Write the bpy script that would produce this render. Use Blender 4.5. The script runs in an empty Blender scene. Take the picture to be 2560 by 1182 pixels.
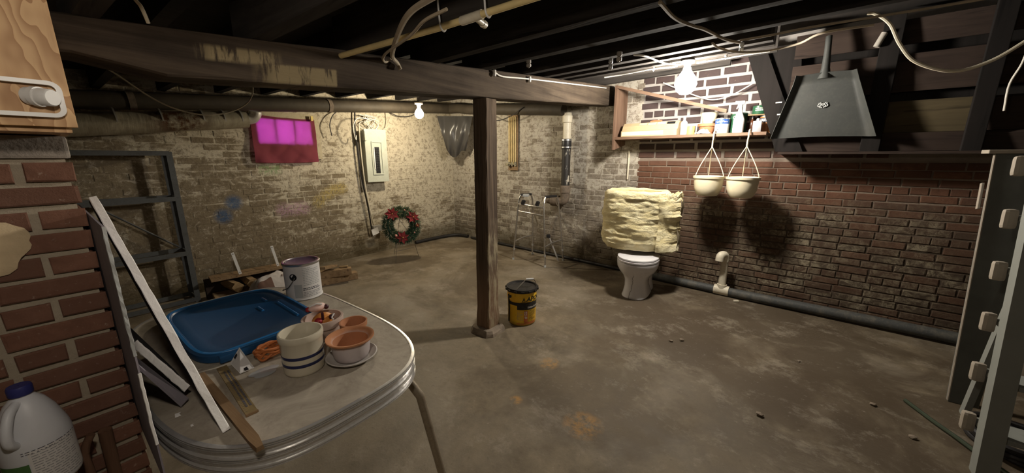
import bpy, bmesh, math, random
from mathutils import Vector, Matrix, noise as mnoise
R = math.radians; PI = math.pi
rnd = random.Random(7)
S = bpy.context.scene
COL = S.collection

# ------------------------------------------------------------------ camera, world, exposure
cam_d = bpy.data.cameras.new('camera'); cam = bpy.data.objects.new('camera', cam_d); COL.objects.link(cam)
cam.location = (0, 0, 1.55)
cam.rotation_euler = (R(90 - 12.46), 0, R(37.2))
cam_d.sensor_width = 36.0; cam_d.lens = 900.0 / 2560 * 36; cam_d.clip_start = 0.02
S.camera = cam
CAM = Vector((0, 0, 1.55))
w = bpy.data.worlds.new('daylight'); S.world = w; w.use_nodes = True
w.node_tree.nodes['Background'].inputs[0].default_value = (0.62, 0.66, 1.0, 1)
w.node_tree.nodes['Background'].inputs[1].default_value = 8.0
S.view_settings.view_transform = 'Standard'; S.view_settings.look = 'None'
S.view_settings.exposure = 1.65; S.view_settings.gamma = 1.0
BULB_A = 172.0      # lamp over the shelf
BULB_B = 172.0      # lamp by the breaker panel
BULB_C = 74.0       # lamp above the camera side of the room

# ------------------------------------------------------------------ node material helpers
class NM:
    def __init__(s, name):
        s.m = bpy.data.materials.new(name); s.m.use_nodes = True
        s.t = s.m.node_tree; s.b = s.t.nodes['Principled BSDF']; s.x = 0
    def n(s, typ, ins=None, **props):
        nd = s.t.nodes.new(typ)
        for k, v in props.items(): setattr(nd, k, v)
        if ins:
            for k, v in ins.items(): s.set(nd.inputs[k], v)
        return nd
    def set(s, sock, v):
        if isinstance(v, bpy.types.NodeSocket): s.t.links.new(v, sock)
        elif isinstance(v, (tuple, list)) and len(v) == 3 and sock.type == 'RGBA': sock.default_value = (*v, 1)
        else: sock.default_value = v
    def pos(s): return s.n('ShaderNodeNewGeometry').outputs['Position']
    def obj(s): return s.n('ShaderNodeTexCoord').outputs['Object']
    def rand(s): return s.n('ShaderNodeObjectInfo').outputs['Random']
    def vm(s, v, scale=(1, 1, 1), loc=(0, 0, 0), rot=(0, 0, 0)):
        return s.n('ShaderNodeMapping', {'Vector': v, 'Scale': scale, 'Location': loc, 'Rotation': rot}).outputs[0]
    def noise(s, v, scale=5, detail=4, rough=0.55, dist=0.0):
        return s.n('ShaderNodeTexNoise', {'Vector': v, 'Scale': scale, 'Detail': detail, 'Roughness': rough, 'Distortion': dist}).outputs['Fac']
    def vor(s, v, scale=5, feature='F1'):
        return s.n('ShaderNodeTexVoronoi', {'Vector': v, 'Scale': scale}, feature=feature).outputs['Distance']
    def wave(s, v, scale=5, dist=2, detail=2, axis='X', dscale=1.0):
        return s.n('ShaderNodeTexWave', {'Vector': v, 'Scale': scale, 'Distortion': dist, 'Detail': detail, 'Detail Scale': dscale}, bands_direction=axis).outputs['Fac']
    def ramp(s, f, lo, hi, a=0.0, b=1.0):
        return s.n('ShaderNodeMapRange', {'Value': f, 'From Min': lo, 'From Max': hi, 'To Min': a, 'To Max': b}).outputs[0]
    def mix(s, f, a, b):
        nd = s.n('ShaderNodeMix', data_type='RGBA')
        s.set(nd.inputs[0], f); s.set(nd.inputs[6], a); s.set(nd.inputs[7], b)
        return nd.outputs[2]
    def ma(s, op, a, b=0.0):
        nd = s.n('ShaderNodeMath', operation=op); s.set(nd.inputs[0], a); s.set(nd.inputs[1], b); return nd.outputs[0]
    def sep(s, v): return s.n('ShaderNodeSeparateXYZ', {'Vector': v}).outputs
    def blob(s, v, c, r):          # 1 inside a soft ball of radius r about c
        d = s.n('ShaderNodeVectorMath', operation='DISTANCE'); s.set(d.inputs[0], v); d.inputs[1].default_value = c
        return s.ramp(d.outputs['Value'], r, r * 0.45)
    def bump(s, h, strength=0.4, dist=0.01):
        nd = s.n('ShaderNodeBump', {'Height': h, 'Strength': strength, 'Distance': dist})
        s.t.links.new(nd.outputs[0], s.b.inputs['Normal'])
    def fin(s, col, rough=0.8, metal=0.0, spec=0.3):
        s.set(s.b.inputs['Base Color'], col); s.set(s.b.inputs['Roughness'], rough)
        s.set(s.b.inputs['Metallic'], metal); s.b.inputs['Specular IOR Level'].default_value = spec
        return s.m

def plain(name, col, rough=0.6, metal=0.0, var=0.12, scale=9, bump=0.0, spec=0.4):
    k = NM(name); p = k.obj(); f = k.noise(p, scale, 5, 0.6)
    c = k.mix(k.ramp(f, 0.3, 0.7), tuple(x * (1 - var) for x in col), tuple(min(1, x * (1 + var)) for x in col))
    if bump: k.bump(k.noise(p, scale * 6, 4), bump, 0.004)
    return k.fin(c, rough, metal, spec)
def grimy(name, col, dirt, amount=0.5, rough=0.6, metal=0.0, scale=6):
    k = NM(name); p = k.obj(); f = k.noise(p, scale, 8, 0.65, 0.4)
    c = k.mix(k.ramp(f, 0.5, 0.72, 0, amount), col, dirt)
    c = k.mix(k.ramp(k.noise(p, scale * 9, 3), 0.5, 0.8, 0, 0.35), c, dirt)
    k.bump(k.noise(p, scale * 8, 4), 0.15, 0.004)
    return k.fin(c, rough, metal)
def wood(name, c1, c2, axis=0, scale=1.0, rough=0.8, bump=0.4, world=False):
    k = NM(name); p = k.pos() if world else k.obj()
    sc = [14.0, 14.0, 14.0]; sc[axis] = 0.9
    q = k.vm(p, tuple(a * scale for a in sc))
    g = k.noise(q, 1.0, 6, 0.62, 1.2); h = k.noise(p, 2.2 * scale, 4, 0.6)
    f = k.ma('ADD', k.ma('MULTIPLY', g, 0.75), k.ma('MULTIPLY', h, 0.35))
    c = k.mix(k.ramp(f, 0.38, 0.72), c1, c2)
    crack = k.ramp(k.noise(k.vm(p, tuple(a * scale * 2.2 for a in sc)), 1.0, 3, 0.5), 0.62, 0.7, 0, 0.65)
    c = k.mix(crack, c, tuple(x * 0.35 for x in c1))
    k.bump(f, bump, 0.006)
    return k.fin(c, rough, 0, 0.25)

MT = {}
def build_materials():
    # concrete floor
    k = NM('concrete'); p = k.pos()
    big = k.noise(p, 0.75, 5, 0.6, 0.6); mid = k.noise(p, 2.4, 11, 0.74, 0.2); fine = k.noise(p, 38, 6, 0.7)
    c = k.mix(k.ramp(mid, 0.34, 0.68), (0.108, 0.082, 0.051), (0.275, 0.222, 0.150))
    c = k.mix(k.ramp(big, 0.45, 0.66, 0, 0.65), c, (0.315, 0.272, 0.210))
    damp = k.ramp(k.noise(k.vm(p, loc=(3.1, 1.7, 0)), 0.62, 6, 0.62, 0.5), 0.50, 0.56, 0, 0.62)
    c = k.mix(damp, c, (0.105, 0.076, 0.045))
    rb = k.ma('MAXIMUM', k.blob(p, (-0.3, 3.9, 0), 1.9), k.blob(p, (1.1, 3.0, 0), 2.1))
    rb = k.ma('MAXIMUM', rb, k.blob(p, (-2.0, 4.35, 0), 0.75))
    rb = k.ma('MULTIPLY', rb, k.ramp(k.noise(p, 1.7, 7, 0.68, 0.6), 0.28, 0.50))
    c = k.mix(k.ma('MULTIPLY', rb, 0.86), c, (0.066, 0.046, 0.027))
    scuff = k.ramp(k.noise(k.vm(p, (1, 1.25, 1), rot=(0, 0, 0.5)), 2.4, 11, 0.80, 0.15), 0.53, 0.64, 0, 0.36)
    c = k.mix(scuff, c, (0.41, 0.355, 0.28))
    for (x, y, r_) in ((-0.78, 1.72, 0.13), (-1.23, 1.66, 0.05), (-1.28, 2.16, 0.09)):
        b = k.ma('MULTIPLY', k.blob(p, (x, y, 0), r_), k.ramp(k.noise(p, 14, 6, 0.7), 0.42, 0.6))
        c = k.mix(k.ma('MULTIPLY', b, 0.8), c, (0.46, 0.24, 0.06))
    c = k.mix(k.ramp(fine, 0.58, 0.72, 0, 0.45), c, (0.095, 0.075, 0.052))
    c = k.mix(k.ramp(k.noise(k.vm(p, loc=(7, 3, 0)), 24, 8, 0.78), 0.60, 0.70, 0, 0.45), c, (0.40, 0.355, 0.29))
    k.bump(k.ma('ADD', mid, k.ma('MULTIPLY', fine, 0.35)), 0.35, 0.012)
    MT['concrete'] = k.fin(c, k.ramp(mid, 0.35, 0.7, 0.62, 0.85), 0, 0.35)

    # whitewashed brick of the left wall
    def whitewash(name, left=True, bias=0.0):
        k = NM(name); p = k.pos(); x, y, z = k.sep(p)
        n1 = k.noise(p, 1.7, 8, 0.66, 0.5); n2 = k.noise(p, 9, 9, 0.72, 0.9); n3 = k.noise(k.vm(p, (1, 1, 3.2)), 4.5, 7, 0.68, 0.5)
        white = k.mix(n2, (0.42, 0.365, 0.27), (0.58, 0.525, 0.415)) if left else k.mix(n2, (0.37, 0.335, 0.28), (0.52, 0.48, 0.41))
        bare = k.mix(n2, (0.135, 0.103, 0.064), (0.27, 0.22, 0.150)) if left else k.mix(n2, (0.16, 0.135, 0.105), (0.29, 0.25, 0.205))
        h = k.ramp(z, 0.4, 1.75, -0.085, 0.12)
        if left: h = k.ma('ADD', h, k.ramp(y, 0.6, 3.6, -0.145, 0.07))
        else: h = k.ma('ADD', h, k.ramp(x, -4.8, -2.4, 0.08, -0.10))
        wear = k.ma('ADD', k.ma('ADD', k.ma('ADD', k.ma('MULTIPLY', n1, 0.45), k.ma('MULTIPLY', n3, 0.55)), h), bias)
        rr = k.ma('MULTIPLY', k.ma('SUBTRACT', k.rand(), 0.5), 0.14)
        c = k.mix(k.ramp(k.ma('ADD', wear, rr), 0.46, 0.54), bare, white)
        c = k.mix(k.ramp(k.noise(p, 19, 9, 0.78, 0.6), 0.49, 0.60, 0, 0.72), c, (0.135, 0.105, 0.068))
        c = k.mix(k.ramp(k.noise(k.vm(p, loc=(5, 2, 1)), 15, 9, 0.78, 1.0), 0.54, 0.62, 0, 0.62), c, (0.50, 0.45, 0.36))
        damp = k.ma('MULTIPLY', k.ramp(k.ma('ADD', z, k.ma('MULTIPLY', n1, -0.34)), 0.14, -0.05), k.ramp(n3, 0.3, 0.55, 0.35, 1))
        c = k.mix(k.ma('MULTIPLY', damp, 0.75), c, (0.072, 0.054, 0.026))
        if left:
            def chalk(c, y_, z_, r_, col, amt=0.75, sc=34, lo=0.42):
                b = k.ma('MULTIPLY', k.blob(p, (-5.3, y_, z_), r_), k.ramp(k.noise(p, sc, 6, 0.75), lo, lo + 0.12))
                return k.mix(k.ma('MULTIPLY', b, amt), c, col)
            c = chalk(c, 1.42, 1.01, 0.11, (0.045, 0.095, 0.19), 0.8, 30, 0.36)
            c = chalk(c, 1.30, 0.86, 0.11, (0.045, 0.095, 0.19), 0.8, 30, 0.36)
            for yy in (1.95, 2.08, 2.2): c = chalk(c, yy, 0.86, 0.12, (0.42, 0.26, 0.34), 0.7)
            for (yy, zz) in ((2.43, 0.93), (2.55, 1.02), (2.66, 1.08), (2.77, 1.10)): c = chalk(c, yy, zz, 0.12, (0.44, 0.34, 0.11), 0.6)
            for yy in (1.80, 1.92): c = chalk(c, yy, 1.40, 0.1, (0.20, 0.32, 0.14), 0.6)
        k.bump(k.ma('ADD', k.ma('MULTIPLY', n2, 0.7), k.ma('MULTIPLY', k.noise(p, 45, 5, 0.7), 0.4)), 0.65, 0.014)
        return k.fin(c, 0.92, 0, 0.12)
    MT['wash_left'] = whitewash('limewashed_mortar_left', True, 0.085)
    MT['wash_right'] = whitewash('limewashed_mortar_right', False, 0.08)
    MT['brick_left'] = whitewash('limewashed_brick_left', True, -0.045)
    MT['brick_right'] = whitewash('limewashed_brick_right', False, -0.03)

    # red brick of the right wall and of the pillar
    def red(name, tone, dark, soot):
        k = NM(name); p = k.pos(); x, y, z = k.sep(p); r_ = k.rand()
        c = k.mix(r_, tone, dark)
        c = k.mix(k.ramp(k.noise(p, 11, 8, 0.7, 0.6), 0.35, 0.7), tuple(v * 0.6 for v in tone), c)
        if soot:
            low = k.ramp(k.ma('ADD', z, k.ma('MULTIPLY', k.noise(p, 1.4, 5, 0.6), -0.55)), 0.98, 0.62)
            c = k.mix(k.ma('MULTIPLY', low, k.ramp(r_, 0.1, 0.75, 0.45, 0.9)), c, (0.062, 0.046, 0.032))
            eff = k.ma('MULTIPLY', k.ramp(k.noise(p, 2.6, 8, 0.7, 0.6), 0.42, 0.6), k.ramp(z, 1.22, 0.95))
            eff = k.ma('MULTIPLY', eff, k.ramp(k.noise(p, 17, 9, 0.8, 0.9), 0.44, 0.58))
            eff = k.ma('MULTIPLY', eff, k.ramp(r_, 0.2, 0.6, 0.35, 1.0))
            c = k.mix(k.ma('MULTIPLY', eff, 0.85), c, (0.30, 0.255, 0.175))
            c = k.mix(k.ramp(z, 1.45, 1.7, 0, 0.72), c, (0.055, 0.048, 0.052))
        c = k.mix(k.ramp(k.noise(p, 60, 4, 0.7), 0.62, 0.74, 0, 0.55), c, (0.45, 0.37, 0.30) if not soot else (0.22, 0.16, 0.12))
        k.bump(k.ma('ADD', k.noise(p, 34, 6, 0.7), k.ma('MULTIPLY', k.noise(p, 130, 4), 0.4)), 0.55, 0.006)
        return k.fin(c, 0.9, 0, 0.15)
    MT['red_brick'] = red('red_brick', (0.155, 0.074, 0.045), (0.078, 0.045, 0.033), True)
    MT['pillar_brick'] = red('pillar_brick', (0.245, 0.122, 0.082), (0.150, 0.084, 0.060), False)
    k = NM('mortar_right'); p = k.pos(); x, y, z = k.sep(p)
    c = k.mix(k.noise(p, 9, 7, 0.7), (0.13, 0.095, 0.072), (0.27, 0.215, 0.165))
    c = k.mix(k.ramp(z, 1.5, 1.72), c, (0.40, 0.37, 0.345))
    c = k.mix(k.ma('MULTIPLY', k.ramp(z, 1.15, 0.75), k.ramp(k.noise(p, 2.1, 6), 0.30, 0.5)), c, (0.070, 0.052, 0.037))
    k.bump(k.noise(p, 40, 7, 0.75), 0.8, 0.01); MT['mortar_right'] = k.fin(c, 0.95, 0, 0.1)
    k = NM('mortar_pillar'); p = k.pos()
    c = k.mix(k.noise(p, 12, 8, 0.7), (0.36, 0.30, 0.22), (0.60, 0.515, 0.395))
    k.bump(k.noise(p, 60, 7, 0.75), 0.9, 0.008); MT['mortar_pillar'] = k.fin(c, 0.95, 0, 0.1)
    MT['parging'] = plain('beige_parging', (0.55, 0.43, 0.27), 0.95, 0, 0.2, 10, 0.7)
    MT['stone_cap'] = plain('grey_stone', (0.27, 0.235, 0.20), 0.95, 0, 0.3, 14, 0.6)

    # timber
    MT['joist'] = wood('sooty_joist', (0.018, 0.015, 0.013), (0.052, 0.045, 0.039), 0, 1.0, 0.9, world=True)
    MT['deck'] = wood('dark_deck', (0.010, 0.008, 0.007), (0.026, 0.020, 0.016), 1, 0.7, 0.95, world=True)
    k = NM('hewn_beam'); p = k.pos(); x, y, z = k.sep(p)
    g = k.noise(k.vm(p, (16, 1.0, 22)), 1.0, 7, 0.62, 0.8); h = k.noise(p, 2.0, 6, 0.6)
    c = k.mix(k.ramp(k.ma('ADD', k.ma('MULTIPLY', g, 0.7), k.ma('MULTIPLY', h, 0.4)), 0.4, 0.72), (0.034, 0.025, 0.018), (0.100, 0.075, 0.053))
    ad = k.n('ShaderNodeMath', operation='MULTIPLY_ADD'); k.set(ad.inputs[0], y); ad.inputs[1].default_value = -0.085; k.set(ad.inputs[2], z)
    ht = ad.outputs[0]       # height measured along the sloping beam
    streak = k.noise(k.vm(p, (1, 30, 5), rot=(0.35, 0, 0)), 1.0, 5, 0.65, 0.3)
    m1 = k.ma('MULTIPLY', k.ma('MULTIPLY', k.ramp(y, 0.66, 0.76), k.ramp(y, 1.055, 1.045)), k.ma('MULTIPLY', k.ramp(ht, 1.815, 1.825), k.ramp(ht, 1.905, 1.895)))
    m2 = k.ma('MULTIPLY', k.ma('MULTIPLY', k.ramp(y, 0.47, 0.53), k.ramp(y, 0.80, 0.74)), k.ma('MULTIPLY', k.ramp(ht, 1.885, 1.90), k.ramp(ht, 1.955, 1.94)))
    mk = k.ma('MULTIPLY', k.ma('MAXIMUM', m1, m2), k.ramp(streak, 0.40, 0.50))
    c = k.mix(k.ma('MULTIPLY', mk, 0.8), c, (0.33, 0.26, 0.145))
    k.bump(k.ma('ADD', g, h), 0.6, 0.012); MT['beam'] = k.fin(c, 0.9, 0, 0.15)
    k = NM('weathered_post'); p = k.pos(); x, y, z = k.sep(p)
    g = k.noise(k.vm(p, (24, 24, 1.3)), 1.0, 7, 0.62, 1.0)
    c = k.mix(k.ramp(g, 0.35, 0.7), (0.058, 0.040, 0.028), (0.16, 0.115, 0.078))
    low = k.ma('MULTIPLY', k.ramp(k.ma('ADD', z, k.ma('MULTIPLY', g, 0.5)), 0.95, 0.55), 0.7)
    c = k.mix(low, c, k.mix(g, (0.15, 0.075, 0.042), (0.36, 0.24, 0.15)))
    pal = k.ma('MULTIPLY', k.ma('MULTIPLY', k.ramp(x, -1.955, -1.948), k.ramp(z, 1.05, 0.85)), k.ramp(k.noise(k.vm(p, (1, 40, 6)), 1.0, 6, 0.65), 0.45, 0.6))
    c = k.mix(k.ma('MULTIPLY', pal, 0.7), c, (0.40, 0.34, 0.22))
    k.bump(g, 0.7, 0.01); MT['post'] = k.fin(c, 0.88, 0, 0.2)
    MT['shelf_wood'] = wood('brown_stained_board', (0.105, 0.058, 0.036), (0.20, 0.125, 0.085), 2, 0.9, 0.7, world=False)
    MT['shelf_plank'] = wood('brown_stained_plank', (0.12, 0.068, 0.042), (0.24, 0.155, 0.105), 0, 0.9, 0.7)
    MT['stair_wood'] = wood('dark_stair_plank', (0.022, 0.014, 0.011), (0.048, 0.032, 0.024), 0, 0.8, 0.9)
    MT['stair_tan'] = wood('tan_stair_plank', (0.055, 0.042, 0.022), (0.095, 0.073, 0.038), 0, 0.8, 0.9)
    MT['stair_stud'] = wood('black_stair_stud', (0.006, 0.005, 0.004), (0.013, 0.010, 0.009), 2, 0.8, 0.92)
    MT['raw_wood'] = wood('raw_lumber', (0.17, 0.105, 0.055), (0.33, 0.225, 0.125), 0, 1.1, 0.85)
    MT['lath'] = wood('weathered_lath', (0.17, 0.10, 0.052), (0.31, 0.20, 0.105), 0, 1.6, 0.8)
    MT['log'] = plain('split_wood', (0.30, 0.20, 0.10), 0.9, 0, 0.3, 18, 0.5)
    MT['handle_wood'] = wood('old_tool_handle', (0.10, 0.052, 0.03), (0.19, 0.105, 0.065), 2, 1.2, 0.7)
    # plywood with cathedral grain
    k = NM('plywood'); p = k.pos()
    q = k.vm(p, (1, 1, 0.16))
    dst = k.noise(k.vm(p, (1, 3.0, 1.4)), 2.6, 3, 0.5)
    wv = k.ma('FRACT', k.ma('ADD', k.ma('MULTIPLY', k.sep(p)[1], 24.0), k.ma('MULTIPLY', dst, 9.0)))
    f = k.ramp(wv, 0.0, 1.0)
    c = k.mix(k.ma('POWER', f, 1.5), (0.60, 0.385, 0.195), (0.36, 0.19, 0.078))
    c = k.mix(k.ramp(k.noise(k.vm(p, (60, 60, 4)), 1.0, 4, 0.7), 0.5, 0.75, 0, 0.45), c, (0.40, 0.22, 0.095))
    MT['plywood'] = k.fin(c, 0.55, 0, 0.35)

    # metals, plastics, ceramics
    MT['white_plastic'] = plain('white_plastic', (0.70, 0.69, 0.67), 0.35, 0, 0.05)
    MT['cream_plastic'] = plain('cream_plastic', (0.72, 0.64, 0.46), 0.42, 0, 0.06)
    MT['aluminium'] = grimy('dull_aluminium', (0.52, 0.51, 0.49), (0.25, 0.22, 0.17), 0.45, 0.42, 0.55)
    k = NM('duct_wrap'); p = k.pos()
    c = k.mix(k.ramp(k.noise(p, 5, 7, 0.65, 0.8), 0.35, 0.7), (0.30, 0.265, 0.195), (0.50, 0.455, 0.35))
    c = k.mix(k.ma('MULTIPLY', k.blob(p, (-4.95, 0.98, 1.95), 0.30), k.ramp(k.noise(p, 12, 6, 0.7), 0.4, 0.55)), c, (0.10, 0.045, 0.02))
    k.bump(k.noise(k.vm(p, (1, 6, 1)), 4, 5), 0.4, 0.01); MT['duct'] = k.fin(c, 0.42, 0.25)
    MT['soil_pipe'] = plain('brown_soil_pipe', (0.050, 0.039, 0.026), 0.7, 0, 0.3, 5, 0.2)
    MT['chrome'] = grimy('worn_chrome', (0.62, 0.60, 0.57), (0.28, 0.25, 0.20), 0.4, 0.24, 0.9, 14)
    MT['table_band'] = grimy('ribbed_aluminium_band', (0.82, 0.81, 0.80), (0.52, 0.49, 0.44), 0.3, 0.34, 0.75, 9)
    MT['leg_chrome'] = grimy('tarnished_leg', (0.40, 0.34, 0.26), (0.16, 0.125, 0.085), 0.7, 0.45, 0.6, 16)
    MT['pvc'] = grimy('aged_pvc', (0.66, 0.60, 0.47), (0.36, 0.29, 0.19), 0.45, 0.42)
    k = NM('cast_iron'); p = k.pos(); f = k.noise(k.vm(p, (1, 1, 0.35)), 16, 6, 0.7)
    c = k.mix(k.ma('MULTIPLY', k.ramp(f, 0.56, 0.62), k.ramp(k.sep(p)[0], -2.62, -2.57)), (0.022, 0.019, 0.017), (0.50, 0.46, 0.38))
    k.bump(f, 0.3, 0.006); MT['iron'] = k.fin(c, 0.55, 0, 0.4)
    MT['iron_rust'] = plain('rusty_iron', (0.15, 0.115, 0.085), 0.85, 0, 0.4, 14, 0.5)
    MT['black_rubber'] = plain('black_rubber', (0.018, 0.017, 0.018), 0.45)
    MT['steel_clamp'] = plain('steel_clamp', (0.6, 0.6, 0.6), 0.3, 0.9)
    MT['dark_pipe'] = grimy('dark_drain_pipe', (0.060, 0.062, 0.060), (0.20, 0.175, 0.13), 0.55, 0.6, 0, 8)
    MT['black_hose'] = plain('black_hose', (0.022, 0.020, 0.020), 0.5)
    MT['green_hose'] = plain('green_hose', (0.028, 0.042, 0.022), 0.5)
    MT['copper_painted'] = plain('yellow_painted_pipe', (0.66, 0.52, 0.25), 0.5, 0, 0.15)
    MT['brass'] = plain('verdigris_brass', (0.28, 0.25, 0.17), 0.55, 0.5, 0.3)
    MT['panel_grey'] = grimy('grey_green_enamel', (0.46, 0.48, 0.41), (0.30, 0.28, 0.20), 0.3, 0.4, 0, 8)
    MT['black'] = plain('black_plastic', (0.012, 0.012, 0.013), 0.45)
    MT['cable'] = plain('beige_cable', (0.56, 0.50, 0.38), 0.55, 0, 0.1)
    MT['cable_white'] = plain('white_cable', (0.72, 0.69, 0.62), 0.5, 0, 0.1)
    MT['cable_dark'] = plain('dark_cable', (0.03, 0.026, 0.024), 0.6)
    MT['cloth_cable'] = plain('dusty_cable', (0.34, 0.28, 0.20), 0.8, 0, 0.25)
    MT['porcelain'] = plain('porcelain', (0.66, 0.63, 0.58), 0.3, 0, 0.08)
    MT['porcelain_dusty'] = plain('dusty_porcelain', (0.34, 0.31, 0.27), 0.6, 0, 0.2)
    k = NM('toilet_china'); p = k.obj()
    c = k.mix(k.ramp(k.noise(p, 8, 7, 0.7), 0.55, 0.75, 0, 0.35), (0.66, 0.645, 0.66), (0.42, 0.38, 0.34))
    crk = k.ma('MULTIPLY', k.ramp(k.ma('ABSOLUTE', k.ma('SUBTRACT', k.ma('ADD', k.sep(p)[0], k.ma('MULTIPLY', k.noise(k.vm(p, (6, 6, 14)), 1.0, 4), 0.05)), k.ma('ADD', k.ma('MULTIPLY', k.sep(p)[2], 0.16), -0.012))), 0.005, 0.0), k.ramp(k.sep(p)[2], 0.30, 0.27))
    c = k.mix(k.ma('MULTIPLY', k.ma('MULTIPLY', crk, k.ramp(k.sep(p)[1], 0.2, 0.1)), 0.9), c, (0.05, 0.04, 0.035))
    MT['china'] = k.fin(c, 0.12, 0, 0.5)
    k = NM('fibreglass_wool'); p = k.obj()
    f = k.noise(k.vm(p, (1, 1, 2.4)), 7, 9, 0.68, 0.8)
    c = k.mix(k.ramp(f, 0.32, 0.68), (0.76, 0.63, 0.32), (0.90, 0.82, 0.56))
    c = k.mix(k.ramp(k.noise(p, 3, 5), 0.6, 0.75, 0, 0.4), c, (0.86, 0.82, 0.66))
    k.bump(k.ma('ADD', f, k.ma('MULTIPLY', k.noise(p, 45, 6, 0.75), 0.4)), 1.0, 0.03)
    MT['wool'] = k.fin(c, 0.98, 0, 0.05)
    MT['paper_back'] = plain('brown_kraft_back', (0.28, 0.23, 0.155), 0.9, 0, 0.2)
    k = NM('laminate_top'); p = k.obj()
    n1 = k.noise(p, 5, 9, 0.72, 0.8); n2 = k.noise(p, 30, 7, 0.7)
    c = k.mix(k.ramp(n1, 0.34, 0.68), (0.28, 0.24, 0.185), (0.50, 0.445, 0.365))
    c = k.mix(k.ramp(n2, 0.55, 0.75, 0, 0.5), c, (0.17, 0.14, 0.105))
    c = k.mix(k.ramp(k.noise(k.vm(p, loc=(2, 2, 0)), 9, 8, 0.72), 0.60, 0.70, 0, 0.45), c, (0.46, 0.42, 0.35))
    k.bump(n2, 0.1, 0.003); MT['laminate'] = k.fin(c, 0.6, 0, 0.3)
    k = NM('blue_lid'); p = k.obj()
    sc = k.ramp(k.noise(k.vm(p, (1, 4, 1), rot=(0, 0, 0.4)), 9, 9, 0.75, 1.0), 0.62, 0.75, 0, 0.35)
    c = k.mix(k.noise(p, 4, 5), (0.010, 0.050, 0.125), (0.014, 0.072, 0.180)); c = k.mix(sc, c, (0.12, 0.20, 0.28))
    MT['blue'] = k.fin(c, 0.36, 0, 0.4)
    MT['blue_rib'] = plain('bright_blue_plastic', (0.020, 0.135, 0.34), 0.35)
    MT['stoneware'] = plain('cream_stoneware', (0.58, 0.53, 0.415), 0.2, 0, 0.06, 6, 0, 0.5)
    MT['navy'] = plain('navy_glaze', (0.018, 0.022, 0.075), 0.2)
    MT['terracotta'] = plain('terracotta', (0.46, 0.20, 0.095), 0.75, 0, 0.15, 8, 0.2)
    def pot(name, zlo, zhi, white, amt):
        k = NM(name); p = k.obj(); z = k.ma('ADD', k.sep(p)[2], k.ma('MULTIPLY', k.noise(p, 16, 6), 0.025))
        f = k.ma('MULTIPLY', k.ramp(z, zhi, zlo), amt)
        c = k.mix(f, k.mix(k.noise(p, 10, 6), (0.44, 0.19, 0.09), (0.52, 0.245, 0.125)), k.mix(k.noise(p, 20, 6), white, tuple(v * 0.8 for v in white)))
        k.bump(k.noise(p, 60, 5), 0.2, 0.003); return k.fin(c, 0.8, 0, 0.2)
    MT['terra_limed'] = pot('limed_terracotta', 0.075, 0.095, (0.58, 0.52, 0.52), 0.95)
    MT['clay_white'] = pot('whitened_clay', 0.25, 0.3, (0.56, 0.46, 0.41), 0.82)
    MT['saucer'] = plain('grey_glazed_saucer', (0.46, 0.43, 0.40), 0.5, 0, 0.1)
    MT['foam_white'] = plain('white_foam_edge', (0.88, 0.86, 0.83), 0.85, 0, 0.06, 20, 0.3)
    MT['foam_lilac'] = plain('lilac_grey_foam', (0.29, 0.265, 0.30), 0.9, 0, 0.1, 8, 0.3)
    MT['foam_dark'] = plain('charcoal_foam', (0.085, 0.082, 0.084), 0.9, 0, 0.15, 7, 0.3)
    MT['orange_cord'] = plain('orange_cord', (0.44, 0.135, 0.035), 0.55, 0, 0.15)
    MT['label_white'] = plain('label_paper', (0.66, 0.64, 0.62), 0.6, 0, 0.08)
    MT['label_grey'] = plain('label_grey', (0.40, 0.41, 0.40), 0.6, 0, 0.08)
    MT['print_grey'] = plain('small_print', (0.24, 0.24, 0.25), 0.7)
    MT['print_dark'] = plain('dark_print', (0.07, 0.07, 0.09), 0.7)
    MT['tin'] = plain('tin_plate', (0.60, 0.58, 0.56), 0.3, 0.9, 0.1)
    MT['lilac_paint'] = plain('lilac_paint', (0.13, 0.085, 0.125), 0.4)
    k = NM('yellow_pail'); p = k.obj()
    c = k.mix(k.ramp(k.noise(p, 5, 5), 0.35, 0.7), (0.70, 0.40, 0.02), (0.82, 0.53, 0.04))
    c = k.mix(k.ramp(k.noise(k.vm(p, (1, 1, 0.4)), 11, 8, 0.72), 0.60, 0.68, 0, 0.55), c, (0.10, 0.06, 0.02))
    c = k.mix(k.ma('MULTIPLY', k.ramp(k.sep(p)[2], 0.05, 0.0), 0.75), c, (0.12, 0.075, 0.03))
    MT['pail_yellow'] = k.fin(c, 0.4, 0, 0.4)
    MT['tar_black'] = grimy('tar_black', (0.018, 0.016, 0.015), (0.08, 0.07, 0.06), 0.5, 0.5)
    MT['orange_print'] = plain('orange_print', (0.50, 0.14, 0.045), 0.5)
    MT['white_print'] = plain('white_print', (0.68, 0.64, 0.58), 0.5)
    MT['wire'] = plain('dull_wire', (0.18, 0.16, 0.14), 0.5, 0.7)
    MT['needle'] = plain('artificial_pine', (0.020, 0.055, 0.030), 0.7, 0, 0.5, 30)
    MT['needle_lit'] = plain('tinsel_tip', (0.12, 0.14, 0.05), 0.6, 0, 0.4, 30)  # brighter copy of the needles, lamplight painted into the colour
    MT['red_felt'] = plain('red_flower', (0.17, 0.008, 0.012), 0.8, 0, 0.3, 20)
    MT['pink_bead'] = plain('pink_ornament', (0.75, 0.33, 0.28), 0.3)
    MT['gold'] = plain('gold_centre', (0.6, 0.42, 0.12), 0.4, 0.6)
    MT['rack_steel'] = grimy('grey_rack_steel', (0.085, 0.088, 0.088), (0.035, 0.03, 0.025), 0.5, 0.6)
    MT['bag_paper'] = grimy('paper_sack', (0.47, 0.43, 0.40), (0.28, 0.22, 0.19), 0.35, 0.75, 0, 7)
    MT['bag_brown'] = plain('brown_print', (0.125, 0.065, 0.045), 0.75, 0, 0.2)
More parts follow.
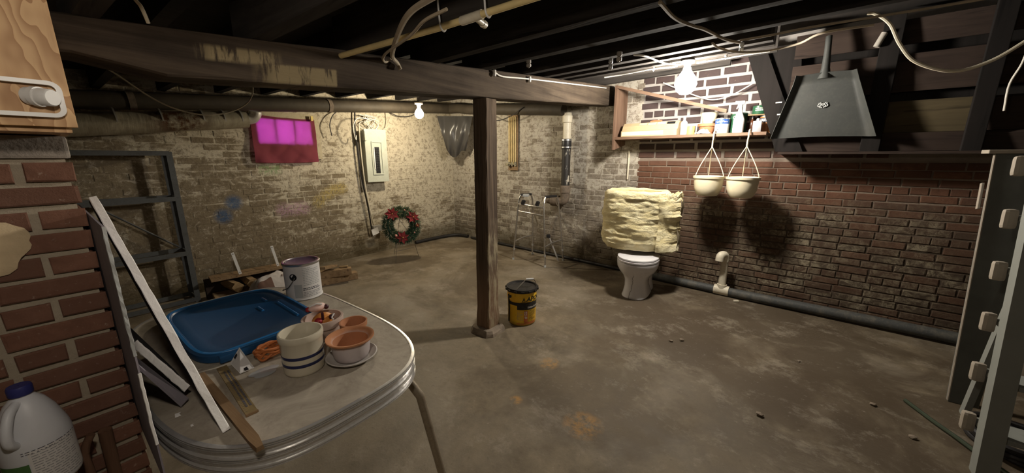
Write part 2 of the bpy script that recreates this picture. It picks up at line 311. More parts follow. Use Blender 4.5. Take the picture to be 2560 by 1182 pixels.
    MT['shovel'] = grimy('charcoal_steel', (0.040, 0.042, 0.039), (0.070, 0.068, 0.060), 0.5, 0.6, 0, 5)
    MT['ladder'] = plain('grey_white_paint', (0.25, 0.258, 0.235), 0.65, 0, 0.08, 5, 0.1)
    MT['ladder_edge'] = plain('cream_ladder_edge', (0.36, 0.31, 0.25), 0.7, 0, 0.1)
    MT['plank_grey'] = plain('dull_grey_paint', (0.13, 0.134, 0.118), 0.75, 0, 0.2, 4, 0.1)
    MT['concrete_block'] = plain('crumbled_concrete', (0.25, 0.20, 0.15), 0.95, 0, 0.3, 12, 0.7)
    # cloth over the window: thin fabric that lets the daylight through
    k = NM('maroon_cloth'); p = k.obj()
    col = k.mix(k.noise(p, 60, 4), (0.22, 0.062, 0.072), (0.29, 0.085, 0.095))
    tr = k.n('ShaderNodeBsdfTranslucent', {'Color': (0.86, 0.27, 0.62, 1)})
    df = k.n('ShaderNodeBsdfDiffuse', {'Color': col})
    mx = k.n('ShaderNodeMixShader', {0: 0.42, 1: df.outputs[0], 2: tr.outputs[0]})
    k.t.links.new(mx.outputs[0], k.t.nodes['Material Output'].inputs[0]); MT['cloth'] = k.m
    k = NM('grey_sheeting'); p = k.obj()
    tr = k.n('ShaderNodeBsdfTranslucent', {'Color': (0.20, 0.19, 0.18, 1)})
    gl = k.n('ShaderNodeBsdfGlossy', {'Color': (0.7, 0.7, 0.7, 1), 'Roughness': 0.3})
    df = k.n('ShaderNodeBsdfDiffuse', {'Color': (0.085, 0.08, 0.076, 1)})
    m1 = k.n('ShaderNodeMixShader', {0: 0.35, 1: df.outputs[0], 2: tr.outputs[0]})
    m2 = k.n('ShaderNodeMixShader', {0: 0.05, 1: m1.outputs[0], 2: gl.outputs[0]})
    k.t.links.new(m2.outputs[0], k.t.nodes['Material Output'].inputs[0]); MT['sheeting'] = k.m
    k = NM('window_glass'); k.b.inputs['Transmission Weight'].default_value = 1.0
    MT['glass'] = k.fin((0.9, 0.92, 1.0), 0.25, 0, 0.4)
    MT['window_paint'] = grimy('old_cream_paint', (0.44, 0.38, 0.26), (0.16, 0.12, 0.08), 0.5, 0.7, 0, 10)
    def bulb(name, col, e):
        k = NM(name); k.fin((1, 1, 1), 0.3); k.b.inputs['Emission Color'].default_value = (*col, 1); k.b.inputs['Emission Strength'].default_value = e
        return k.m
    MT['bulb_a'] = bulb('lit_bulb_white', (1.0, 0.93, 0.82), BULB_A)
    MT['bulb_b'] = bulb('lit_bulb_warm', (1.0, 0.86, 0.62), BULB_B)
    MT['bulb_c'] = bulb('lit_bulb_near', (1.0, 0.88, 0.74), BULB_C)
    MT['clear_glass'] = plain('dusty_clear_glass', (0.55, 0.56, 0.56), 0.15, 0.3)
    MT['green_can'] = plain('green_can', (0.018, 0.075, 0.035), 0.4)
    MT['blue_can'] = plain('blue_can_band', (0.030, 0.085, 0.28), 0.4)
    MT['amber'] = plain('amber_can', (0.33, 0.13, 0.03), 0.4)
    MT['brown_glass'] = plain('brown_bottle', (0.08, 0.030, 0.015), 0.2)
    MT['silver'] = plain('silver_can', (0.42, 0.40, 0.42), 0.35, 0.6)
    MT['yellow_plastic'] = plain('yellow_plastic', (0.66, 0.50, 0.13), 0.45)
    MT['hood'] = grimy('almond_enamel', (0.46, 0.36, 0.21), (0.30, 0.22, 0.13), 0.3, 0.4)
    MT['jug_white'] = plain('jug_plastic', (0.62, 0.63, 0.66), 0.4, 0, 0.05)
    MT['jug_cap'] = plain('indigo_cap', (0.030, 0.034, 0.16), 0.45)
    MT['green_label'] = plain('green_label', (0.07, 0.16, 0.05), 0.6)
    MT['toy_orange'] = plain('orange_toy', (0.62, 0.24, 0.055), 0.5)
    MT['toy_red'] = plain('red_toy', (0.34, 0.022, 0.028), 0.5)
    MT['toy_pink'] = plain('pale_pink_toy', (0.72, 0.50, 0.44), 0.5)
    MT['toy_dark'] = plain('plum_toy', (0.06, 0.016, 0.02), 0.5)
    k = NM('yardstick'); p = k.obj()
    MT['yardstick'] = wood('yardstick_wood', (0.20, 0.145, 0.065), (0.31, 0.225, 0.105), 0, 1.6, 0.75)
build_materials()

# ------------------------------------------------------------------ geometry helpers
def V(*a): return Vector(a)
def spline(pts, n=6):
    P = [Vector(p) for p in pts]
    if len(P) < 3: return P
    out = []
    for i in range(len(P) - 1):
        a = P[i - 1] if i else P[0] * 2 - P[1]; b = P[i]; c = P[i + 1]; d = P[i + 2] if i + 2 < len(P) else P[-1] * 2 - P[-2]
        for j in range(n):
            t = j / n
            out.append(0.5 * ((2 * b) + (c - a) * t + (2 * a - 5 * b + 4 * c - d) * t * t + (3 * b - a - 3 * c + d) * t ** 3))
    out.append(P[-1]); return out
def local_m(o):
    return Matrix.Translation(o.location) @ o.rotation_euler.to_matrix().to_4x4()
def world_m(o):
    m = local_m(o)
    return world_m(o.parent) @ m if o.parent else m
class MB:
    def __init__(s): s.v = []; s.f = []
    def add(s, vs, fs):
        k = len(s.v); s.v += [Vector(v) for v in vs]; s.f += [tuple(i + k for i in f) for f in fs]; return s
    def box(s, c, d, rot=None, ch=0.0):
        h = Vector(d) / 2; c = Vector(c)
        if ch <= 0:
            vs = [V(x * h.x, y * h.y, z * h.z) for x in (-1, 1) for y in (-1, 1) for z in (-1, 1)]
            fs = [(0, 1, 3, 2), (4, 6, 7, 5), (0, 4, 5, 1), (2, 3, 7, 6), (0, 2, 6, 4), (1, 5, 7, 3)]
        else:
            bm = bmesh.new(); bmesh.ops.create_cube(bm, size=1)
            bmesh.ops.scale(bm, vec=Vector(d), verts=bm.verts)
            bmesh.ops.bevel(bm, geom=bm.edges[:], offset=min(ch, min(d) * 0.45), segments=2, affect='EDGES', profile=0.6)
            bm.verts.index_update(); vs = [v.co.copy() for v in bm.verts]; fs = [tuple(v.index for v in f.verts) for f in bm.faces]; bm.free()
        if rot is not None: vs = [rot @ v for v in vs]
        return s.add([v + c for v in vs], fs)
    def hexa(s, p):     # 8 points: bottom ring 0-3, top ring 4-7
        return s.add(p, [(3, 2, 1, 0), (4, 5, 6, 7), (0, 1, 5, 4), (1, 2, 6, 5), (2, 3, 7, 6), (3, 0, 4, 7)])
    def slab(s, q, nrm):  # quad q (4 points) thickened along nrm
        q = [Vector(p) for p in q]; n = Vector(nrm); return s.hexa(q + [p + n for p in q])
    def tube(s, pts, r, n=8, caps=True):
        P = [Vector(p) for p in pts]; rs = r if isinstance(r, (list, tuple)) else [r] * len(P)
        t0 = (P[1] - P[0]).normalized(); up = V(0, 0, 1) if abs(t0.z) < 0.9 else V(1, 0, 0)
        a = t0.cross(up).normalized(); k = len(s.v)
        for i, p in enumerate(P):
            t = (P[min(i + 1, len(P) - 1)] - P[max(i - 1, 0)]).normalized()
            a = (a - t * a.dot(t)); a = a.normalized() if a.length > 1e-6 else t.orthogonal().normalized()
            b = t.cross(a)
            for j in range(n):
                q = 2 * PI * j / n; s.v.append(p + (a * math.cos(q) + b * math.sin(q)) * rs[i])
        for i in range(len(P) - 1):
            for j in range(n):
                s.f.append((k + i * n + j, k + i * n + (j + 1) % n, k + (i + 1) * n + (j + 1) % n, k + (i + 1) * n + j))
        if caps:
            s.f.append(tuple(k + j for j in range(n))[::-1]); e = k + (len(P) - 1) * n; s.f.append(tuple(e + j for j in range(n)))
        return s
    def rings(s, rings, cap0=True, cap1=True):
        k = len(s.v); n = len(rings[0])
        for r_ in rings: s.v += [Vector(p) for p in r_]
        for i in range(len(rings) - 1):
            for j in range(n):
                s.f.append((k + i * n + j, k + i * n + (j + 1) % n, k + (i + 1) * n + (j + 1) % n, k + (i + 1) * n + j))
        if cap0: s.f.append(tuple(k + j for j in range(n))[::-1])
        if cap1: e = k + (len(rings) - 1) * n; s.f.append(tuple(e + j for j in range(n)))
        return s
    def lathe(s, prof, c=(0, 0, 0), n=32, cap0=True, cap1=True):
        c = Vector(c)
        return s.rings([[c + V(r_ * math.cos(2 * PI * j / n), r_ * math.sin(2 * PI * j / n), z) for j in range(n)] for r_, z in prof], cap0, cap1)
    def loft(s, secs, n=32, c=(0, 0, 0), cap0=True, cap1=True):   # (z, cx, cy, rx, ry, exponent)
        c = Vector(c); rg = []
        for z, cx, cy, rx, ry, e in secs:
            ring = []
            for j in range(n):
                q = 2 * PI * j / n; cq, sq = math.cos(q), math.sin(q)
                ring.append(c + V(cx + rx * math.copysign(abs(cq) ** (2 / e), cq), cy + ry * math.copysign(abs(sq) ** (2 / e), sq), z))
            rg.append(ring)
        return s.rings(rg, cap0, cap1)
    def ball(s, c, r, sub=2, sc=(1, 1, 1)):
        bm = bmesh.new(); bmesh.ops.create_icosphere(bm, subdivisions=sub, radius=1); bm.verts.index_update()
        vs = [V(v.co.x * r * sc[0], v.co.y * r * sc[1], v.co.z * r * sc[2]) + Vector(c) for v in bm.verts]
        fs = [tuple(v.index for v in f.verts) for f in bm.faces]; bm.free(); return s.add(vs, fs)
    def grid(s, fn, nu, nv, closed_u=False):
        k = len(s.v)
        for i in range(nu):
            for j in range(nv): s.v.append(Vector(fn(i / (nu - (0 if closed_u else 1)), j / (nv - 1))))
        for i in range(nu if closed_u else nu - 1):
            for j in range(nv - 1):
                a = k + i * nv + j; b = k + ((i + 1) % nu) * nv + j; s.f.append((a, b, b + 1, a + 1))
        return s
    def thicken(s, t):      # give an open sheet a second side (simple offset along vertex normals)
        me = bpy.data.meshes.new('tmp'); me.from_pydata(s.v, [], s.f); me.update()
        nr = [v.normal.copy() for v in me.vertices]; bpy.data.meshes.remove(me)
        k = len(s.v); from collections import Counter
        ed = Counter()
        for f in s.f:
            for i in range(len(f)): ed[tuple(sorted((f[i], f[(i + 1) % len(f)])))] += 1
        fs = list(s.f)
        s.v += [v - nr[i] * t for i, v in enumerate(s.v)]
        s.f += [tuple(i + k for i in reversed(f)) for f in fs]
        for f in fs:
            for i in range(len(f)):
                a, b = f[i], f[(i + 1) % len(f)]
                if ed[tuple(sorted((a, b)))] == 1: s.f.append((b, a, a + k, b + k))
        return s
    def move(s, m): s.v = [m @ v for v in s.v]; return s
    def build(s, name, mat, parent=None, smooth=False, local=False):
        vs = s.v
        o = bpy.data.objects.new(name, None)
        if parent is None and not local:
            mn = V(*(min(v[i] for v in vs) for i in range(3))); mx = V(*(max(v[i] for v in vs) for i in range(3)))
            base = V((mn.x + mx.x) / 2, (mn.y + mx.y) / 2, mn.z); vs = [v - base for v in vs]
        elif parent is not None and not local:
            im = world_m(parent).inverted(); vs = [im @ v for v in vs]
        bpy.data.objects.remove(o)
        me = bpy.data.meshes.new(name); me.from_pydata([tuple(v) for v in vs], [], s.f); me.update()
        bm = bmesh.new(); bm.from_mesh(me); bmesh.ops.recalc_face_normals(bm, faces=bm.faces[:]); bm.to_mesh(me); bm.free()
        me.materials.append(MT[mat] if isinstance(mat, str) else mat)
        if smooth:
            for p in me.polygons: p.use_smooth = True
            try: me.set_sharp_from_angle(angle=R(42))
            except Exception: pass
        o = bpy.data.objects.new(name, me); COL.objects.link(o)
        if parent is None and not local: o.location = base
        if parent is not None: o.parent = parent
        return o
def tag(o, label, cat, group=None):
    o['label'] = label; o['category'] = cat
    if group: o['group'] = group
    return o
def struct(o): o['kind'] = 'structure'; return o
def thing(name, label, cat, loc=(0, 0, 0), rotz=0.0, group=None):
    o = bpy.data.objects.new(name, None); COL.objects.link(o); o.location = loc; o.rotation_euler = (0, 0, rotz); o.empty_display_size = 0.1
    return tag(o, label, cat, group)
def rot_z(a): return Matrix.Rotation(a, 3, 'Z')
def frame(x, y):      # 3x3 with columns x, y, x cross y
    x = Vector(x).normalized(); z = x.cross(Vector(y)).normalized(); y = z.cross(x)
    return Matrix((x, y, z)).transposed()
def text_mb(body, size, fn, align='CENTER', weight=0.0):
    cu = bpy.data.curves.new('lettering', 'FONT'); cu.body = body; cu.size = size; cu.align_x = align; cu.align_y = 'CENTER'; cu.resolution_u = 2; cu.offset = weight
    ob = bpy.data.objects.new('lettering', cu); COL.objects.link(ob)
    dg = bpy.context.evaluated_depsgraph_get(); me = bpy.data.meshes.new_from_object(ob.evaluated_get(dg))
    mb = MB(); mb.add([fn(v.co.x, v.co.y) for v in me.vertices], [tuple(p.vertices) for p in me.polygons])
    bpy.data.objects.remove(ob); bpy.data.curves.remove(cu); bpy.data.meshes.remove(me); return mb
def on_cyl(c, r, a0):       # flat (x, y) -> on a cylinder about c, x to the right as seen from outside
    c = Vector(c)
    return lambda x, y: c + V(r * math.cos(a0 + x / r), r * math.sin(a0 + x / r), y)
def cyl_patch(mb, c, r, a0, x0, x1, y0, y1, n=8):
    f = on_cyl(c, r, a0); k = len(mb.v)
    for i in range(n + 1):
        x = x0 + (x1 - x0) * i / n; mb.v += [f(x, y0), f(x, y1)]
    for i in range(n): mb.f.append((k + 2 * i, k + 2 * i + 2, k + 2 * i + 3, k + 2 * i + 1))
    return mb
def to_cam(p): return math.atan2(CAM.y - p[1], CAM.x - p[0])
def small_print(rows, fn, x0, y0, width, dy, h, seed):       # ragged rows of tiny marks
    q = random.Random(seed); mb = MB()
    for r_ in range(rows):
        x = x0; end = x0 + width * (1 if q.random() < 0.75 else q.uniform(0.4, 0.9)); y = y0 - r_ * dy
        while x < end - 0.003:
            l = min(q.uniform(0.004, 0.016), end - x); n = max(1, int(l / 0.008)); k = len(mb.v)
            for i in range(n + 1): mb.v += [fn(x + l * i / n, y), fn(x + l * i / n, y + h)]
            for i in range(n): mb.f.append((k + 2 * i, k + 2 * i + 2, k + 2 * i + 3, k + 2 * i + 1))
            x += l + 0.003
    return mb

# right wall frame: s runs along the wall from the far corner, off is the distance in front of it
WA = R(-3.7); WO = V(-5.3, 5.05, 0); WD = V(math.cos(WA), math.sin(WA), 0); WN = V(math.sin(WA), -math.cos(WA), 0)
def WR(s, off=0.0, z=0.0): return WO + WD * s + WN * off + V(0, 0, z)
WRM = frame(WD, V(0, 0, 1))            # columns: along the wall, up, towards the room (WD x Z)
def zc(x, y): return 2.206 + 0.0945 * (y - 2.29) + 0.0383 * (x + 1.94)     # underside of joists, camera side
def zl(x, y): return 2.33 + 0.085 * (y - 2.29)                              # underside of joists, window side

# ------------------------------------------------------------------ the room
fm = MB(); fm.grid(lambda u, v: (-5.62 + u * 9.0, -2.3 + v * 8.1, 0.0), 10, 10)
fm.add([(-5.62, -2.3, -0.1), (3.38, -2.3, -0.1), (3.38, 5.8, -0.1), (-5.62, 5.8, -0.1)], [(0, 3, 2, 1)])
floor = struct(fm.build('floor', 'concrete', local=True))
WY0, WY1, WZ0, WZ1 = 1.755, 2.42, 1.70, 2.03
wl = MB()
for (y0, y1, z0, z1) in ((-2.3, WY0, 0, 3.1), (WY1, 5.5, 0, 3.1), (WY0, WY1, 0, WZ0), (WY0, WY1, WZ1, 3.1)):
    wl.box((-5.45, (y0 + y1) / 2, (z0 + z1) / 2), (0.3, y1 - y0, z1 - z0))
wall_left = struct(wl.build('wall_left', 'wash_left', local=True))
# right wall: rough-rendered stretch by the corner, bare red brick beyond
S_SPLIT = 3.74
wm = MB(); wm.box(WR(S_SPLIT / 2 - 0.1, -0.15, 1.6), (S_SPLIT + 0.2, 3.2, 0.3), WRM)
wall_right = struct(wm.build('wall_right', 'wash_right', local=True))
wm = MB(); wm.box(WR((S_SPLIT + 8.9) / 2, -0.155, 1.6), (8.9 - S_SPLIT, 3.2, 0.3), WRM)
wm.build('mortar_face', 'mortar_right', wall_right)
wb = MB(); wb.box((-1.1, -2.25, 1.6), (9.0, 0.12, 3.2)); struct(wb.build('wall_back', 'wash_left', local=True))
wb = MB(); wb.box((3.3, 1.5, 1.6), (0.12, 7.6, 3.2)); struct(wb.build('wall_entry', 'wash_left', local=True))
# ceiling: dark boards over joists that bear on the beam
def slabv(x0, x1, f, d):
    ys = (-2.3, 5.6); m = MB()
    p = [V(x0, ys[0], f(x0, ys[0]) + d), V(x1, ys[0], f(x1, ys[0]) + d), V(x1, ys[1], f(x1, ys[1]) + d), V(x0, ys[1], f(x0, ys[1]) + d)]
    m.slab(p, (0, 0, 0.05)); return m
cm = slabv(-1.94, 3.4, zc, 0.21); c2 = slabv(-5.6, -1.94, zl, 0.16); cm.add(c2.v, c2.f)
yy = (-2.3, 5.6)
cm.slab([V(-1.95, yy[0], zc(-1.94, yy[0]) + .205), V(-1.95, yy[1], zc(-1.94, yy[1]) + .205), V(-1.95, yy[1], zl(-1.94, yy[1]) + .21), V(-1.95, yy[0], zl(-1.94, yy[0]) + .21)], (0.02, 0, 0))
ceiling = struct(cm.build('ceiling', 'deck', local=True))
def joist(x0, x1, yb, f, d, wdt=0.062, kx=0.0738):
    m = MB(); pts = []
    for zoff in (0, d):
        for (x, e) in ((x0, -1), (x1, -1), (x1, 1), (x0, 1)):
            y = yb + kx * (x + 1.94); pts.append(V(x, y + e * wdt / 2, f(x, y) + zoff))
    m.hexa(pts); return m.build('joist', 'joist' if f is zc else 'deck', ceiling)
for yb in (-1.2, -0.75, -0.30, 0.20, 0.72, 1.20, 1.72, 2.21, 2.75, 3.08, 3.34, 3.585, 3.95, 4.40):
    joist(-2.13, 3.2 if yb < 3.0 else (-0.22 if yb < 4.3 else -0.62), yb, zc, 0.21)
for yb in (-1.0, -0.5, 0.0, 0.5, 0.96, 1.44, 1.90, 2.36, 2.84, 3.34, 3.84, 4.28, 4.74):
    joist(-5.29, -2.0, yb, zl, 0.16, kx=0.0)
# a few scraps of light batten between the far joists
for i, (x, y, l, a) in enumerate(((-4.1, 3.55, 0.5, 0.5), (-3.7, 4.0, 0.42, -0.3), (-4.4, 3.0, 0.4, 0.9))):
    m = MB(); m.box((x, y, zl(x, y) - 0.012), (l, 0.035, 0.018), rot_z(a)); m.build('batten', 'raw_wood', ceiling)

# ------------------------------------------------------------------ bricks
import numpy as np
YAW = R(37.2); TH = R(12.46); FPX = 900.0
FW = V(-math.sin(YAW) * math.cos(TH), math.cos(YAW) * math.cos(TH), -math.sin(TH)); RT = V(math.cos(YAW), math.sin(YAW), 0); UP = RT.cross(FW)
def seen(p):
    d = Vector(p) - CAM; k = d.dot(FW)
    if k < 0.2: return None
    x, y = 1280 + FPX * d.dot(RT) / k, 591 - FPX * d.dot(UP) / k
    return (x, y, k) if -40 < x < 2600 and -40 < y < 1222 else None
def brick_shape(q, ch=0.03, cz=0.085):       # unit brick: x along, z up, front at y=-1; softened uneven front edge
    j = lambda a: q.uniform(-a, a)
    back = [V(-.5 + j(.012), 0, -.5 + j(.03)), V(.5 + j(.012), 0, -.5 + j(.03)), V(.5 + j(.012), 0, .5 + j(.03)), V(-.5 + j(.012), 0, .5 + j(.03))]
    mid = [V(p.x, -0.6 + j(.1), p.z) for p in back]
    front = [V(p.x * (1 - 2 * ch) + j(.008), -1 + j(.12), p.z * (1 - 2 * cz) + j(.02)) for p in back]
    vs = back + mid + front; fs = []
    for a in (0, 4):
        for i in range(4): fs.append((a + i, a + (i + 1) % 4, a + 4 + (i + 1) % 4, a + 4 + i))
    fs.append((8, 9, 10, 11)); return vs, fs
BRICKS = {}
def brick_meshes(mat):
    if mat not in BRICKS:
        lst = []
        q = random.Random(len(mat))
        for i in range(8):
            vs, fs = brick_shape(q); me = bpy.data.meshes.new('brick'); me.from_pydata([tuple(v) for v in vs], [], fs)
            bm = bmesh.new(); bm.from_mesh(me); bmesh.ops.recalc_face_normals(bm, faces=bm.faces[:]); bm.to_mesh(me); bm.free()
            me.materials.append(MT[mat]); lst.append(me)
        BRICKS[mat] = lst
    return BRICKS[mat]
def lay_bricks(parent, mat, specs, rot, limit=300):
    """specs: (centre on the wall face, length, height, depth). The bricks that show largest become objects, the rest one stuff part."""
    sc = []
    for i, (c, l, h, d) in enumerate(specs):
        s_ = seen(c); sc.append(((l * h / s_[2] ** 2) if s_ else 0, i))
    sc.sort(reverse=True); single = [i for a, i in sc[:limit] if a > 0]; pick = set(single)
    q = random.Random(3); ms = brick_meshes(mat)
    for i in single:
        c, l, h, d = specs[i]; o = bpy.data.objects.new('brick', q.choice(ms)); COL.objects.link(o); o.parent = parent
        o.location = world_m(parent).inverted() @ Vector(c); o.rotation_euler = rot.to_euler(); o.scale = (l, d, h)
    rest = MB()
    for i, (c, l, h, d) in enumerate(specs):
        if i in pick: continue
        vs, fs = brick_shape(q); rest.add([rot @ V(v.x * l, v.y * d, v.z * h) + Vector(c) for v in vs], fs)
    if rest.v: o = rest.build('bricks', mat, parent); o['kind'] = 'stuff'
def courses(s0, s1, z0, z1, L, H, mort, q, header=0.0, jz=0.003):
    out = []; z = z0; row = 0
    while z + H < z1:
        hd = (row % 6 == 5) or q.random() < header; l0 = L / 2 if hd else L
        s = s0 - (q.uniform(0, l0) if row % 2 else q.uniform(0, l0 * 0.4))
        while s < s1:
            l = l0 * q.uniform(0.94, 1.05); a, b = max(s, s0), min(s + l, s1)
            if b - a > 0.04: out.append(((a + b) / 2, z + H / 2 + q.uniform(-jz, jz), b - a, H))
            s += l + mort * q.uniform(0.7, 1.3)
        z += H + mort; row += 1
    return out
q = random.Random(11)
ROT_L = frame((0, 1, 0), (-1, 0, 0))       # x along +Y, y into the wall: front (-y) looks to +X
specs = []
for s, z, l, h in courses(-1.0, 5.1, 0.03, 2.3, 0.205, 0.062, 0.014, q):
    if WY0 - 0.1 < s < WY1 + 0.1 and z > WZ0 - 0.06: continue
    if q.random() < 0.20: continue                         # rendered over
    specs.append((V(-5.3, s, z), l, h, max(0.001, q.gauss(0.0026, 0.0018))))
lay_bricks(wall_left, 'brick_left', specs, ROT_L)
ROT_R = frame(WD, -WN)
specs = []
for s, z, l, h in courses(0.02, S_SPLIT, 0.03, 2.45, 0.205, 0.062, 0.014, q):
    if q.random() < 0.30: continue
    specs.append((WR(s, 0, z), l, h, max(0.0015, q.gauss(0.004, 0.0025))))
lay_bricks(wall_right, 'brick_right', specs, ROT_R, 150)
specs = []
for s, z, l, h in courses(S_SPLIT - 0.02, 8.4, 0.02, 1.52, 0.205, 0.060, 0.011, q):
    specs.append((WR(s, -0.005, z), l, h, 0.005 + max(0.001, q.gauss(0.0024, 0.0009))))
for s, z, l, h in courses(S_SPLIT - 0.02, 6.0, 1.54, 2.6, 0.215, 0.070, 0.028, q):
    specs.append((WR(s, -0.005, z), l, h, 0.005 + max(0.002, q.gauss(0.006, 0.002))))
lay_bricks(wall_right, 'red_brick', specs, ROT_R, 300)

# ------------------------------------------------------------------ brick pillar on the near left
PX, PY1, PZ = -1.65, 0.072, 1.545
pil = thing('brick_pillar', 'red brick pillar with wide pale mortar joints under the plywood cabinet', 'pillar', (PX - 0.25, -0.22, 0))
m = MB(); m.box((PX - 0.256, -0.219, PZ / 2), (0.50, 0.57, PZ)); m.build('mortar_core', 'mortar_pillar', pil)
specs = []; q = random.Random(5); z = PZ - 0.012; row = 0
while z > 0.02:
    H = 0.051; zz = z - H / 2; y = PY1 + 0.006
    hd = row in (0, 2, 4, 6, 8, 10, 13, 16, 19)
    first = True
    while y > -0.50:
        l = (0.088 if hd else 0.195) * q.uniform(0.95, 1.06)
        a = max(y - l, -0.51)
        if y - a > 0.03: specs.append((V(PX, (y + a) / 2, zz + q.uniform(-.002, .002)), y - a, H * q.uniform(0.94, 1.04), 0.0055 + q.uniform(-0.002, 0.003)))
        y = a - 0.016 * q.uniform(0.8, 1.3)
    z -= 0.0655; row += 1
lay_bricks(pil, 'pillar_brick', specs, ROT_L)
specs = []; z = PZ - 0.012; row = 0
while z > 0.02:
    x = PX - 0.002
    while x > PX - 0.5:
        l = (0.195 if row % 2 == 0 else 0.09); a = max(x - l, PX - 0.505)
        specs.append((V((x + a) / 2, PY1 - 0.006, z - 0.0255), x - a, 0.050, 0.009)); x = a - 0.015
    z -= 0.0655; row += 1
lay_bricks(pil, 'pillar_brick', specs, frame((-1, 0, 0), (0, -1, 0)))
m = MB(); m.box((PX - 0.25, -0.215, PZ + 0.031), (0.52, 0.585, 0.062), ch=0.008); m.build('stone_cap', 'stone_cap', pil)
# rough parging smeared over a few courses
def patch(u, v):
    a = u * 2 * PI; rr = v * (0.115 + 0.035 * mnoise.noise(V(math.cos(a) * 1.6, math.sin(a) * 1.6, 3)) + 0.012 * mnoise.noise(V(math.cos(a) * 7, math.sin(a) * 7, 1)))
    y = -0.150 + rr * math.cos(a) * 1.05; z = 1.325 + rr * math.sin(a) * 0.66
    return (PX + 0.010 + 0.012 * (1 - v ** 3) + 0.004 * mnoise.noise(V(y * 30, z * 30, 0)), y, z)
m = MB(); m.grid(patch, 40, 9, True); m.build('parging_patch', 'parging', pil, smooth=True)

# ------------------------------------------------------------------ beam and post
def zbt(y): return 1.841 + 0.0793 * (y - 0.233), 2.006 + 0.0945 * (y - 0.146)
rg = []; q = random.Random(2)
ys = [-2.15 + i * 0.23 for i in range(31)]
for y in ys:
    if y > 4.86: break
    b, t = zbt(y); j = lambda a=0.004: q.uniform(-a, a)
    if y < 0.22: b += 0.055
    rg.append([V(-1.94 + j(), y, b + 0.008 + j()), V(-1.94 + j(), y, t - 0.008 + j()), V(-1.95, y, t + j(.002)), V(-2.13, y, t + j(.002)), V(-2.14, y, t - 0.01), V(-2.14, y, b + 0.01), V(-2.13, y, b + j(.002)), V(-1.95, y, b + j(.002))])
mb = MB(); mb.rings(rg)
beam = mb.build('ceiling_beam', 'beam')
tag(beam, 'heavy hewn timber beam with scraped pale paint spanning over the post', 'beam')
post = thing('support_post', 'square weathered timber post holding up the heavy beam', 'post', (-2.012, 2.29, 0))
m = MB(); q = random.Random(4); rg = []
for i in range(22):
    z = 0.055 + (1.997 - 0.055) * i / 21; a = 0.070 + (0.006 if i in (0, 1) else 0); j = lambda: q.uniform(-0.002, 0.002)
    r_ = []
    for (sx, sy) in ((1, 1), (-1, 1), (-1, -1), (1, -1)):
        c = 0.008
        p1 = V(-2.012 + sx * a + j(), 2.29 + sy * (a - c) + j(), z); p2 = V(-2.012 + sx * (a - c) + j(), 2.29 + sy * a + j(), z)
        r_ += [p1, p2] if sx * sy > 0 else [p2, p1]
    rg.append(r_)
m.rings(rg); m.build('timber', 'post', post)
m = MB(); q = random.Random(9); rg = []
for i, (z, a) in enumerate(((0, 0.135), (0.03, 0.13), (0.052, 0.118), (0.058, 0.10))):
    r_ = []
    for k in range(16):
        an = 2 * PI * k / 16 + PI / 16; e = a / max(abs(math.cos(an)), abs(math.sin(an))); r_.append(V(-2.012 + e * math.cos(an) * q.uniform(0.93, 1.03), 2.29 + e * math.sin(an) * q.uniform(0.93, 1.03), z))
    rg.append(r_)
m.rings(rg); m.build('concrete_footing', 'concrete_block', post)

# ------------------------------------------------------------------ lit lamps
def lamp(name, label, c, r, mat, top):
    t = thing(name, label, 'lamp', (c[0], c[1], c[2] - r)); c = Vector(c)
    m = MB(); m.lathe([(0.0001, -r), (r * 0.45, -r * 0.9), (r * 0.8, -r * 0.6), (r, 0), (r * 0.86, r * 0.52), (r * 0.55, r * 0.95), (r * 0.36, r * 1.25), (r * 0.33, r * 1.45)], c, 20, False, True)
    b = m.build('bulb', mat, t, smooth=True)
    z0 = r * 1.35; h = max(0.03, top - c.z - z0)
    m = MB(); m.lathe([(0.022, z0), (0.026, z0 + h * 0.3), (0.030, z0 + h * 0.6), (0.056, z0 + h * 0.75), (0.058, z0 + h)], c, 20); m.build('lampholder', 'porcelain', t, smooth=True)
    return t
LA = WR(4.543, 1.10, 2.183); LB = V(-4.3, 3.483, 2.145)
lamp('bulb_lamp', 'glaring bare bulb in a porcelain holder above the wall shelf', LA, 0.092, 'bulb_a', zc(LA.x, LA.y) - .006)
lb_ = lamp('bulb_lamp', 'bare warm bulb hanging near the breaker panel', LB, 0.063, 'bulb_b', LB.z + 0.15)
m = MB(); m.tube(spline([LB + V(0, 0, .14), LB + V(0.01, 0, .2), V(LB.x, LB.y + .02, zl(LB.x, LB.y) + .01)]), 0.004, 6); m.build('cord', 'cable_dark', lb_)
LC = V(-0.28, 0.02, 1.93)
lamp('bulb_lamp', 'bare bulb under the joists on the camera side of the beam', LC, 0.045, 'bulb_c', zc(LC.x, LC.y) - .006)

